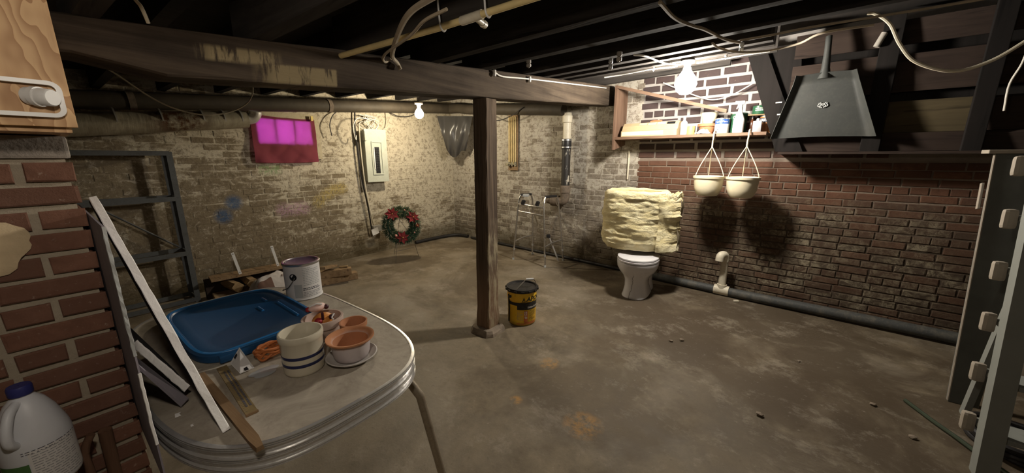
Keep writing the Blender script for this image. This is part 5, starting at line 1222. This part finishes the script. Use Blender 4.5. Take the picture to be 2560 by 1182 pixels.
# blue storage lid
LCn = V(-2.055, .508, 0)
def lidring(out, z, n=72, e=5.0):
    return [LCn + V((.365 + out) * math.copysign(abs(math.cos(2 * PI * k / n)) ** (2 / e), math.cos(2 * PI * k / n)), (.246 + out) * math.copysign(abs(math.sin(2 * PI * k / n)) ** (2 / e), math.sin(2 * PI * k / n)), z) for k in range(n)]
t = thing('storage_lid', 'blue plastic storage tote lid lying on the table', 'lid', (LCn.x, LCn.y, ZT))
m = MB(); m.rings([lidring(0, ZT), lidring(.004, ZT + .004), lidring(.004, ZT + .030), lidring(-.002, ZT + .036), lidring(-.018, ZT + .036), lidring(-.022, ZT + .030), lidring(-.060, ZT + .029), lidring(-.064, ZT + .0265)]); m.build('panel', 'blue', t, smooth=True)
m = MB(); m.rings([lidring(-.003, ZT + .0364), lidring(-.004, ZT + .0385), lidring(-.014, ZT + .0385), lidring(-.016, ZT + .0364)], False, False); m.build('rim', 'blue_rib', t, smooth=True)
for (x0, y0, x1, y1) in ((-1.725, .34, -1.745, .64), (-2.12, .69, -1.86, .685), (-2.25, .66, -2.19, .66), (-2.13, .60, -2.06, .60)):
    m = MB(); m.tube([V(x0, y0, ZT + .027), V(x1, y1, ZT + .027)], .007, 8); m.build('stiffening_rib', 'blue_rib', t, smooth=True)
for y0, y1 in ((.32, .44), (.56, .68)):
    m = MB(); m.box((-1.684, (y0 + y1) / 2, ZT + .02), (.018, y1 - y0, .03), None, .006); m.build('latch_tab', 'blue', t, smooth=True)
# stoneware crock
p = V(-1.40, .515, ZT); t = thing('stoneware_crock', 'cream stoneware crock with two navy stripes on the table', 'crock', p)
m = MB(); m.lathe([(.066, 0), (.0685, .003), (.070, .01), (.0715, .06), (.0725, .125), (.0755, .130), (.077, .138), (.077, .150), (.075, .155), (.070, .156), (.067, .150), (.0655, .06), (.062, .012), (.001, .010)], p, 56, True, False); m.build('body', 'stoneware', t, smooth=True)
for z in (.037, .068):
    m = MB(); m.lathe([(.0712 + z * .01, z), (.0716 + z * .01, z + .001), (.0718 + z * .01, z + .011), (.0714 + z * .01, z + .012)], p, 56, False, False); m.build('stripe', 'navy', t, smooth=True)
# terracotta azalea pot on saucer
p = V(-1.318, .662, ZT); t = thing('plant_saucer', 'grey glazed saucer on the table under the limed terracotta pot', 'saucer', p)
m = MB(); m.lathe([(.068, 0), (.072, .002), (.092, .016), (.097, .021), (.093, .023), (.085, .016), (.068, .008), (.001, .008)], p, 48, True, False); m.build('dish', 'saucer', t, smooth=True)
p = V(-1.318, .662, ZT + .0085); t = thing('flower_pot', 'wide rimmed terracotta pot limed white below, standing on the saucer', 'pot', p)
m = MB(); m.lathe([(.056, 0), (.062, .004), (.068, .02), (.0725, .055), (.0735, .072), (.086, .080), (.0905, .085), (.090, .090), (.082, .089), (.070, .080), (.066, .074)], p, 56, True, False); m.build('bowl', 'terra_limed', t, smooth=True)
m = MB(); m.lathe([(.0662, .0742), (.064, .05), (.058, .02), (.001, .014)], p, 56, False, False); m.build('inner_wall', 'terracotta', t, smooth=True)
p = V(-1.455, .752, ZT); t = thing('flower_pot', 'plain terracotta pot half hidden behind the limed pot', 'pot', p)
m = MB(); m.lathe([(.039, 0), (.042, .003), (.051, .065), (.056, .067), (.058, .088), (.052, .088), (.047, .065), (.035, .012), (.001, .012)], p, 40, True, False); m.build('bowl', 'terracotta', t, smooth=True)
# whitened clay pot with toys
p = V(-1.592, .683, ZT); t = thing('flower_pot', 'whitened clay pot holding small orange and pink toys', 'pot', p)
m = MB(); m.lathe([(.054, 0), (.058, .003), (.071, .056), (.074, .058), (.083, .062), (.086, .092), (.084, .096), (.076, .096), (.073, .062), (.05, .022), (.001, .020)], p, 48, True, False); m.build('bowl', 'clay_white', t, smooth=True)
t = thing('toy_figure', 'round orange toy with a red spotted disc resting in the clay pot', 'toy', p + V(.0, 0, .03))
c = p + V(.008, -.002, .082); ca = to_cam(c)
m = MB(); m.ball(c, .040, 3, (1, 1.15, .85)); m.build('body', 'toy_orange', t, smooth=True)
d = V(math.cos(ca), math.sin(ca), 0); rr = V(-d.y, d.x, 0)
dc = c + d * .036 - rr * .018 + V(0, 0, .012)
m = MB(); m.ball(dc, .017, 2, (1, 1, 1)); b = m.build('red_disc', 'toy_red', t, smooth=True)
for (x, y) in ((-.006, .005), (.006, .003), (0, -.007), (.008, -.006)):
    m = MB(); m.ball(dc + (d + rr * x * 55 + V(0, 0, y * 55)).normalized() * .0165, .003, 1); m.build('spot', 'toy_dark', b)
m = MB(); m.tube([c + d * .034 + V(0, 0, .018), c + d * .046 + V(0, 0, .052)], .006, 8); m.build('horn', 'toy_dark', t, smooth=True)
m = MB(); m.ball(c + d * .026 + rr * .034 + V(0, 0, .020), .0115, 2); e_ = m.build('eye', 'toy_dark', t, smooth=True)
m = MB(); m.tube(spline([c + d * .030 + rr * .046 + V(0, 0, .034), c + d * .044 + rr * .036 + V(0, 0, .024), c + d * .040 + rr * .040 + V(0, 0, .010)], 4), .0035, 6); m.build('eye_ring', 'white_plastic', e_, smooth=True)
t = thing('toy_figure', 'pale pink toy with dark feet perched behind the orange toy', 'toy', p + V(-.03, 0, .08))
c2_ = c + V(-.044, .0, .050)
m = MB(); m.ball(c2_, .026, 2, (1, 1.5, .75)); m.build('body', 'toy_pink', t, smooth=True)
for s_ in (-1, 1):
    m = MB(); m.ball(c2_ + rr * (s_ * .036) + V(0, 0, -.004), .012, 2); m.build('foot', 'toy_dark' if s_ > 0 else 'toy_red', t, smooth=True)
m = MB(); m.tube([c2_ - rr * .03 + V(0, 0, .012) + d * .012, c2_ + V(0, 0, .022) + d * .014, c2_ + rr * .02 + V(0, 0, .016) + d * .014], .004, 6); m.build('stripe', 'white_plastic', t, smooth=True)
# gallon paint can
p = V(-2.19, .858, ZT + .0005); pa2 = to_cam(p)
t = thing('paint_can', 'white gallon paint can with lilac paint dried on its lid', 'can', p)
m = MB(); m.lathe([(0.0914, 0), (0.0959, 0.0022), (0.0959, 0.0056), (0.0925, 0.0089), (0.0925, 0.1985), (0.0950, 0.2000), (0.0800, 0.2000)], p, 56); m.build('body', 'label_white', t, smooth=True)
m = MB(); m.lathe([(0.0964, 0.2007), (0.0981, 0.2040), (0.0981, 0.2107), (0.0948, 0.2141), (0.0870, 0.2141), (0.0836, 0.2085)], p, 56, False, False); m.build('rim', 'tin', t, smooth=True)
m = MB(); m.lathe([(0.0847, 0.2096), (0.0781, 0.2113), (0.0736, 0.2085), (0.0011, 0.2085)], p, 48, False, False); m.build('lid', 'lilac_paint', t, smooth=True)
fl2 = on_cyl(p, 0.0932, pa2)
m = MB(); n_ = 28; m.v = [fl2(-0.0502 + 0.0201 * math.cos(2 * PI * k / n_), 0.1394 + 0.0201 * math.sin(2 * PI * k / n_)) for k in range(n_)]; m.f = [tuple(range(n_))]; m.build('black_dot', 'black', t)
m = cyl_patch(MB(), p, 0.0931, pa2, -0.0502, -0.0089, 0.0167, 0.0948, 6); m.build('grey_swatch', 'label_grey', t)
m = small_print(11, on_cyl(p, 0.0932, pa2), 0.0000, 0.1840, 0.0948, 0.0098, 0.0047, 22); m.build('fine_print', 'label_grey', t)
m = small_print(2, on_cyl(p, 0.0933, pa2), -0.0056, 0.0669, 0.1003, 0.0089, 0.0045, 23); m.build('fine_print', 'print_dark', t)
m = small_print(4, on_cyl(p, 0.0933, pa2), -0.0056, 0.0446, 0.1003, 0.0089, 0.0033, 24); m.build('fine_print', 'print_grey', t)
e0 = fl2(-0.0446, 0.1316) + V(math.cos(pa2), math.sin(pa2), 0) * 0.0067
m = MB(); m.tube(spline([fl2(-0.0446, 0.1360), e0, fl2(-0.0736, 0.0836) + V(math.cos(pa2 - .9), math.sin(pa2 - .9), 0) * 0.0112, on_cyl(p, 0.1070, pa2 - 1.4)(0, 0.0558), on_cyl(p, 0.1093, pa2 - 2.3)(0, 0.0502)], 5), 0.0025, 6); m.build('wire_handle', 'wire', t, smooth=True)
# orange extension cord with its carton
pts = []; q = random.Random(8)
for i in range(70):
    a = i * .55; l_ = .062 + .008 * math.sin(i * 1.7); pts.append(V(-1.585 + .030 * math.sin(a) + q.uniform(-.004, .004), .475 + l_ * math.cos(a) + .0 * i, ZT + .010 + .034 * abs(math.sin(i * .23)) + .012 * math.sin(a * 2 + i) ** 2))
m = MB(); m.tube(spline(pts, 4), .0052, 7)
tag(m.build('extension_cord', 'orange_cord', smooth=True), 'bundled orange extension cord on the table beside the crock', 'cord')
t = thing('cord_sleeve', 'folded white carton sleeve around the end of the orange cord', 'carton', (-1.60, .385, ZT))
A_, B_, C3, D_ = V(-1.655, .346, ZT + .003), V(-1.545, .346, ZT + .003), V(-1.545, .392, ZT + .005), V(-1.655, .384, ZT + .055)
m = MB(); m.slab([A_, B_, C3, D_], (0, -.001, .0025)); m.build('card', 'label_white', t)
m = MB(); m.slab([A_.lerp(D_, .35) + V(0, 0, .003), B_.lerp(C3, .35) + V(0, 0, .003), B_.lerp(C3, .62) + V(0, 0, .003), A_.lerp(D_, .62) + V(0, 0, .003)], (0, 0, .0006)); m.build('black_stripe', 'black', t)
for i, (x, y, w_) in enumerate(((-1.445, .150, .012), (-1.350, .165, .006))):
    m = MB(); m.add([V(x - w_, y - w_ * .4, ZT + .0006), V(x + w_, y - w_ * .7, ZT + .0006), V(x + w_ * 1.1, y + w_ * .5, ZT + .0006), V(x, y + w_ * .3, ZT + .002), V(x - w_ * .7, y + w_ * .8, ZT + .0006)], [(0, 1, 2, 3, 4)]); m.thicken(.0004)
    tag(m.build('foam_flake', 'foam_white'), ('larger' if i == 0 else 'tiny') + ' white foam flake lying on the bare table end', 'flake')
def puddle(u, v):
    a = u * 2 * PI; r_ = v * (.045 + .014 * mnoise.noise(V(math.cos(a) * 1.5, math.sin(a) * 1.5, 9)))
    return V(-1.495 + r_ * math.cos(a) * .75, .405 + r_ * math.sin(a) * 1.1, ZT + .0006 + .003 * (1 - v * v))
m = MB(); m.grid(puddle, 28, 5, True); tag(m.build('plastic_scrap', 'clear_glass', smooth=True), 'flattened scrap of clear plastic on the table left of the crock', 'scrap')

# ------------------------------------------------------------------ plywood cabinet on the pillar
t = thing('plywood_cabinet', 'plywood cabinet with a white handle frame and knob resting on the brick pillar', 'cabinet', (-1.68, -.19, 1.609))
m = MB(); m.box((-1.70, -.19, 1.782), (.46, .545, .344)); m.build('carcass', 'plywood', t)
m = MB(); m.box((-1.459, -.179, 1.787), (.018, .543, .330), None, .0015); dr = m.build('door', 'plywood', t)
def rr_path(y0, y1, z0, z1, r_, n=6):
    P = []
    for cy, cz, a0 in ((y1 - r_, z1 - r_, 0), (y0 + r_, z1 - r_, 90), (y0 + r_, z0 + r_, 180), (y1 - r_, z0 + r_, 270)):
        for i in range(n + 1):
            a = R(a0 + 90 * i / n); P.append(V(-1.437, cy + r_ * math.cos(a), cz + r_ * math.sin(a)))
    return P + [P[0]]
pth = rr_path(-.15, .0755, 1.648, 1.722, .016)
m = MB(); rg = []
for i, c in enumerate(pth[:-1]):
    a = pth[i - 1] if i else pth[-2]; b = pth[i + 1]; td = (b - a).normalized(); nn = V(1, 0, 0).cross(td).normalized()
    rg.append([c + nn * .0048 + V(.004, 0, 0), c - nn * .0048 + V(.004, 0, 0), c - nn * .0048 - V(.012, 0, 0), c + nn * .0048 - V(.012, 0, 0)])
rg.append(rg[0]); m.rings(rg, False, False); m.build('handle_frame', 'white_plastic', dr)
kx = V(.62, .62, -.06).normalized(); kc = V(-1.447, .028, 1.690)
m = MB(); m.tube([kc, kc + kx * .012, kc + kx * .013, kc + kx * .024, kc + kx * .0245, kc + kx * .046, kc + kx * .049], [.020, .020, .0225, .0225, .0195, .0195, .017], 24); m.build('knob', 'white_plastic', dr, smooth=True)

# ------------------------------------------------------------------ bleach jug on its stand, tool handles
p = V(-1.50, -.113, .6965); ja = to_cam(p)
t = thing('wood_stand', 'low wooden stand in front of the pillar under the bleach jug', 'stand', (-1.50, -.18, 0))
m = MB(); m.box((-1.50, -.20, .685), (.20, .27, .02), None, .003); m.build('top', 'raw_wood', t)
for x in (-1.58, -1.42):
    for y in (-.315, -.085):
        m = MB(); m.box((x, y, .3375), (.03, .03, .675)); m.build('leg', 'raw_wood', t)
t = thing('bleach_jug', 'white plastic bleach jug with an indigo cap in front of the brick pillar', 'jug', p)
m = MB(); m.lathe([(.055, 0), (.061, .004), (.0635, .012), (.0635, .135), (.0615, .15), (.058, .165), (.047, .205), (.034, .235), (.022, .250), (.0175, .254), (.0175, .262)], p, 40); m.build('body', 'jug_white', t, smooth=True)
m = MB(); m.lathe([(.0205, .258), (.0215, .260), (.0215, .278), (.0195, .283), (.001, .283)], p, 32, True, False); m.build('cap', 'jug_cap', t, smooth=True)
hd_ = V(math.cos(ja - .55), math.sin(ja - .55), 0)
m = MB(); m.tube(spline([p + hd_ * .022 + V(0, 0, .243), p + hd_ * .050 + V(0, 0, .232), p + hd_ * .072 + V(0, 0, .195), p + hd_ * .074 + V(0, 0, .165), p + hd_ * .058 + V(0, 0, .148)], 6), [.010] * 25, 12); m.build('handle', 'jug_white', t, smooth=True)
m = cyl_patch(MB(), p, .0641, ja, -.02, .085, .02, .125, 16); m.build('label', 'label_white', t)
m = cyl_patch(MB(), p, .0643, ja, -.085, -.022, .02, .092, 12); m.build('label', 'green_label', t)
m = small_print(15, on_cyl(p, .0646, ja), -.015, .117, .085, .0070, .0018, 41); m.build('fine_print', 'print_grey', t)
m = small_print(2, on_cyl(p, .0642, ja), -.03, .125, .11, .006, .002, 42); m.build('fine_print', 'print_dark', t)
m = MB(); m.tube([V(-1.605, -.012, 0.005), V(-1.60, -.004, .45), V(-1.59, .002, .722)], [.013, .014, .0155], 12); tag(m.build('tool_handle', 'handle_wood', smooth=True), 'upright round wooden tool handle leaning on the pillar beside the jug', 'handle')
m = MB(); m.tube(spline([V(-1.52, -.015, .012), V(-1.565, -.045, .60), V(-1.572, -.044, .69), V(-1.572, -.026, .735)], 6), .010, 10); tag(m.build('tool_handle', 'handle_wood', smooth=True), 'bent thin wooden handle slanting behind the jug', 'handle')

# ------------------------------------------------------------------ overhead pipe, cables and insulators
t = thing('overhead_pipe', 'cream overhead water pipe under the joists with hanger straps and a capped stub', 'pipe', (-1.3, 1.3, 2.06))
m = MB(); m.tube([V(-1.934, 1.077, 2.062), V(-1.84, 1.093, 2.068), V(-1.298, 1.18, 2.097), V(-.863, 1.215, 2.115), V(.6, 1.33, 2.17)], .0135, 12); m.build('pipe_run', 'copper_painted', t, smooth=True)
m = MB(); m.tube([V(-1.17, 1.193, 2.102), V(-1.06, 1.20, 2.107)], .018, 12); m.tube([V(-1.10, 1.198, 2.105), V(-1.13, 1.285, 2.108)], .013, 12); m.tube([V(-1.128, 1.275, 2.108), V(-1.135, 1.30, 2.109)], .016, 12); m.build('capped_tee', 'pvc', t, smooth=True)
for x, y, z in ((-1.27, 1.184, 2.098), (-1.03, 1.203, 2.108)):
    m = MB(); m.tube(spline([V(x, y - .030, z + .14), V(x, y - .022, z + .03), V(x, y - .016, z - .004), V(x, y, z - .018), V(x, y + .016, z - .004), V(x, y + .018, z + .02)], 4), .004, 6); m.build('hanger_strap', 'white_plastic', t, smooth=True)
def cable(name, label, pts, r_, mat):
    m = MB(); m.tube(spline(pts, 6), r_, 7); return tag(m.build(name, mat, smooth=True), label, 'cable')
D = V(0, 0, -.012)
def under(*pts): return [V(*p) for p in pts]
cable('house_cable', 'dusty cable crossing the joists towards the bulb over the shelf', under((-.535, 1.75, 2.195), (-.545, 2.05, 2.215), (-.512, 2.29, 2.236), (-.485, 2.43, 2.250), (-.441, 2.87, 2.292), (-.387, 3.09, 2.315)), .009, 'cloth_cable')
cable('house_cable', 'pale cable looping past the knob insulator towards the stair planks', under((-.497, 2.76, 2.255), (-.481, 2.925, 2.26), (-.403, 3.143, 2.27), (-.245, 3.397, 2.305), (-.063, 3.342, 2.31), (.05, 3.055, 2.285), (.275, 3.05, 2.285)), .007, 'cloth_cable')
cable('house_cable', 'dusty cable running right from the knob insulator across the joists', under((-.371, 2.956, 2.295), (-.202, 2.971, 2.30), (-.026, 2.972, 2.308), (.292, 3.064, 2.33), (.603, 3.144, 2.35), (1.2, 3.2, 2.37)), .007, 'cloth_cable')
C7 = [WR(s, 1.3, z) for s, z in ((5.66, 2.44), (5.70, 2.427), (5.773, 2.355), (5.836, 2.229), (5.922, 2.113), (6.078, 2.039), (6.204, 2.069), (6.31, 2.152), (6.45, 2.3), (6.55, 2.48))]
cable('hanging_cable', 'thick tan cable drooping in a loop in front of the stair planks', C7, .0095, 'cable')
cable('hanging_cable', 'thin white cord hanging down at the stair planks above the ladder', [WR(6.50, .5, 2.3), WR(6.49, .5, 2.16), WR(6.462, .5, 2.03), WR(6.47, .5, 1.86)], .006, 'cable_white')
cable('lamp_cable', 'white cable pinned to the joist left of the glaring bulb', under((-1.561, 3.55, 2.31), (-1.411, 3.58, 2.32), (-1.119, 3.58, 2.332), (-.98, 3.625, 2.335), (-.915, 3.64, 2.34)), .008, 'cable_white')
cable('lamp_cable', 'white cable pinned to the joist right of the glaring bulb', under((-.765, 3.67, 2.350), (-.73, 3.67, 2.350), (-.687, 3.665, 2.352), (-.522, 3.68, 2.358), (-.41, 3.69, 2.365), (-.25, 3.72, 2.372)), .008, 'cable_white')
cable('lamp_cable', 'white cable dropping from the far joist to the glaring bulb', under((-.981, 2.713, 2.252), (-.937, 2.837, 2.262), (-.949, 3.281, 2.305), (-.91, 3.47, 2.322), (-.87, 3.575, 2.335)), .007, 'cable_white')
cable('lamp_cable', 'white cable sagging across the bricks under the glaring bulb', [WR(s, .12, z) for s, z in ((4.0, 2.40), (4.12, 2.34), (4.38, 2.215), (4.55, 2.16), (4.74, 2.195), (5.02, 2.35))], .006, 'cable_white')
cable('beam_wire', 'white wire stapled along the top of the beam towards the shelf', under((-1.926, 2.32, 2.19), (-1.926, 2.42, 2.178), (-1.926, 2.76, 2.215), (-1.926, 3.31, 2.268), (-1.926, 4.45, 2.375)), .006, 'cable_white')
cable('old_cable', 'twisted old brown cable dangling over the beam by the overhead pipe', under((-1.915, 1.43, 2.055), (-1.912, 1.41, 2.085), (-1.80, 1.30, 2.075), (-1.62, 1.17, 2.052), (-1.35, 1.02, 2.065), (-1.178, .945, 2.072), (-1.0, .9, 2.065)), .011, 'cloth_cable')
cable('old_cable', 'frayed grey cable twisted beside the brown one over the beam', under((-1.918, 1.37, 2.10), (-1.80, 1.245, 2.045), (-1.62, 1.125, 2.030), (-1.33, 1.05, 2.04), (-1.16, .985, 2.045), (-1.0, .95, 2.04)), .006, 'cloth_cable')
cable('old_cable', 'stub of tan cable curling off the top of the beam above the cabinet', under((-1.928, .352, 2.025), (-1.915, .345, 2.045), (-1.90, .335, 2.07), (-1.89, .318, 2.10), (-1.86, .305, 2.19)), .006, 'cable')
cable('slack_cord', 'thin pale cord sagging below the joists in front of the metal duct', under((-3.5, .30, 2.17), (-3.5, .436, 2.066), (-3.5, .583, 1.939), (-3.5, .716, 1.874), (-3.5, .871, 1.855), (-3.5, 1.051, 1.907), (-3.5, 1.174, 2.025), (-3.5, 1.2, 2.25)), .005, 'cable')
cable('slack_cord', 'dark cord looped under the brown pipe above the yellow pipes', [WR(.95, .28, 2.32), WR(1.15, .28, 2.22), WR(1.45, .28, 2.12), WR(1.75, .27, 2.17), WR(2.0, .27, 2.28)], .007, 'cable_dark')
def knob(label, x, y, z, r_=.017, mat='porcelain_dusty', h_=.05):
    z -= .007
    t = thing('knob_insulator', label, 'insulator', (x, y, z - h_))
    m = MB(); m.lathe([(r_ * .8, -h_), (r_, -h_ + .006), (r_, -h_ * .62), (r_ * .6, -h_ * .52), (r_, -h_ * .40), (r_, -.004), (r_ * .9, 0)], (x, y, z), 16); m.build('knob', mat, t, smooth=True)
    m = MB(); m.lathe([(.004, -h_ - .006), (.006, -h_ - .002), (.006, -h_)], (x, y, z), 8); m.build('nail', 'wire', t)
knob('dusty porcelain knob under the joist above the beam wire', -1.04, 2.595, zc(-1.04, 2.54) - .0, .018, 'porcelain_dusty', .06)
knob('clear glass knob hanging below the dusty porcelain knob on the next joist', -1.186, 2.80, zc(-1.186, 2.8), .016, 'clear_glass', .075)
knob('white knob at the head of the post where the beam wire starts', -1.925, 2.31, 2.215, .014, 'porcelain', .045)
knob('white knob on the beam wire between the post and the shelf', -1.924, 2.79, 2.245, .014, 'porcelain', .045)
knob('pair-split knob on the joist nearer the post', -1.55, 2.235, zc(-1.55, 2.235), .017, 'porcelain_dusty', .045)
knob('glass knob clamping the two dusty cables near the slanted stringer', -.39, 3.24, zc(-.39, 3.24), .015, 'clear_glass', .06)
knob('white knob on the cable right of the glaring bulb', -.55, 3.70, 2.392, .011, 'porcelain', .03)
knob('white knob on the cable left of the glaring bulb', -1.12, 3.625, 2.36, .011, 'porcelain', .03)
t = thing('knob_insulator', 'tubular porcelain insulator fixed slanting to the stud beside the shovel', 'insulator', WR(5.79, .30, 2.45))
m = MB(); m.tube([WR(5.765, .31, 2.43), WR(5.80, .31, 2.53)], .021, 12); m.build('tube', 'porcelain_dusty', t, smooth=True)
# small debris on the floor
q = random.Random(77)
for i, (x, y, r_) in enumerate(((-.55, 3.15, .022), (-.62, 3.08, .018), (.25, 3.35, .012), (.62, 3.0, .02), (.05, 2.45, .024), (.75, 2.75, .02))):
    m = MB(); m.ball((x, y, r_ * .45), r_, 1, (1, .8, .5)); m.v = [v + V(q.uniform(-.2, .2), q.uniform(-.2, .2), 0) * r_ for v in m.v]
    tag(m.build('rubble_chip', 'concrete_block'), 'small chip of mortar lying on the concrete floor', 'rubble', 'mortar chips on the floor')
m = MB(); m.box((-.28, 4.42, .012), (.05, .03, .02), rot_z(.5), .005); tag(m.build('mortar_lump', 'pvc'), 'pale lump on the floor just in front of the white pipe tee', 'rubble')
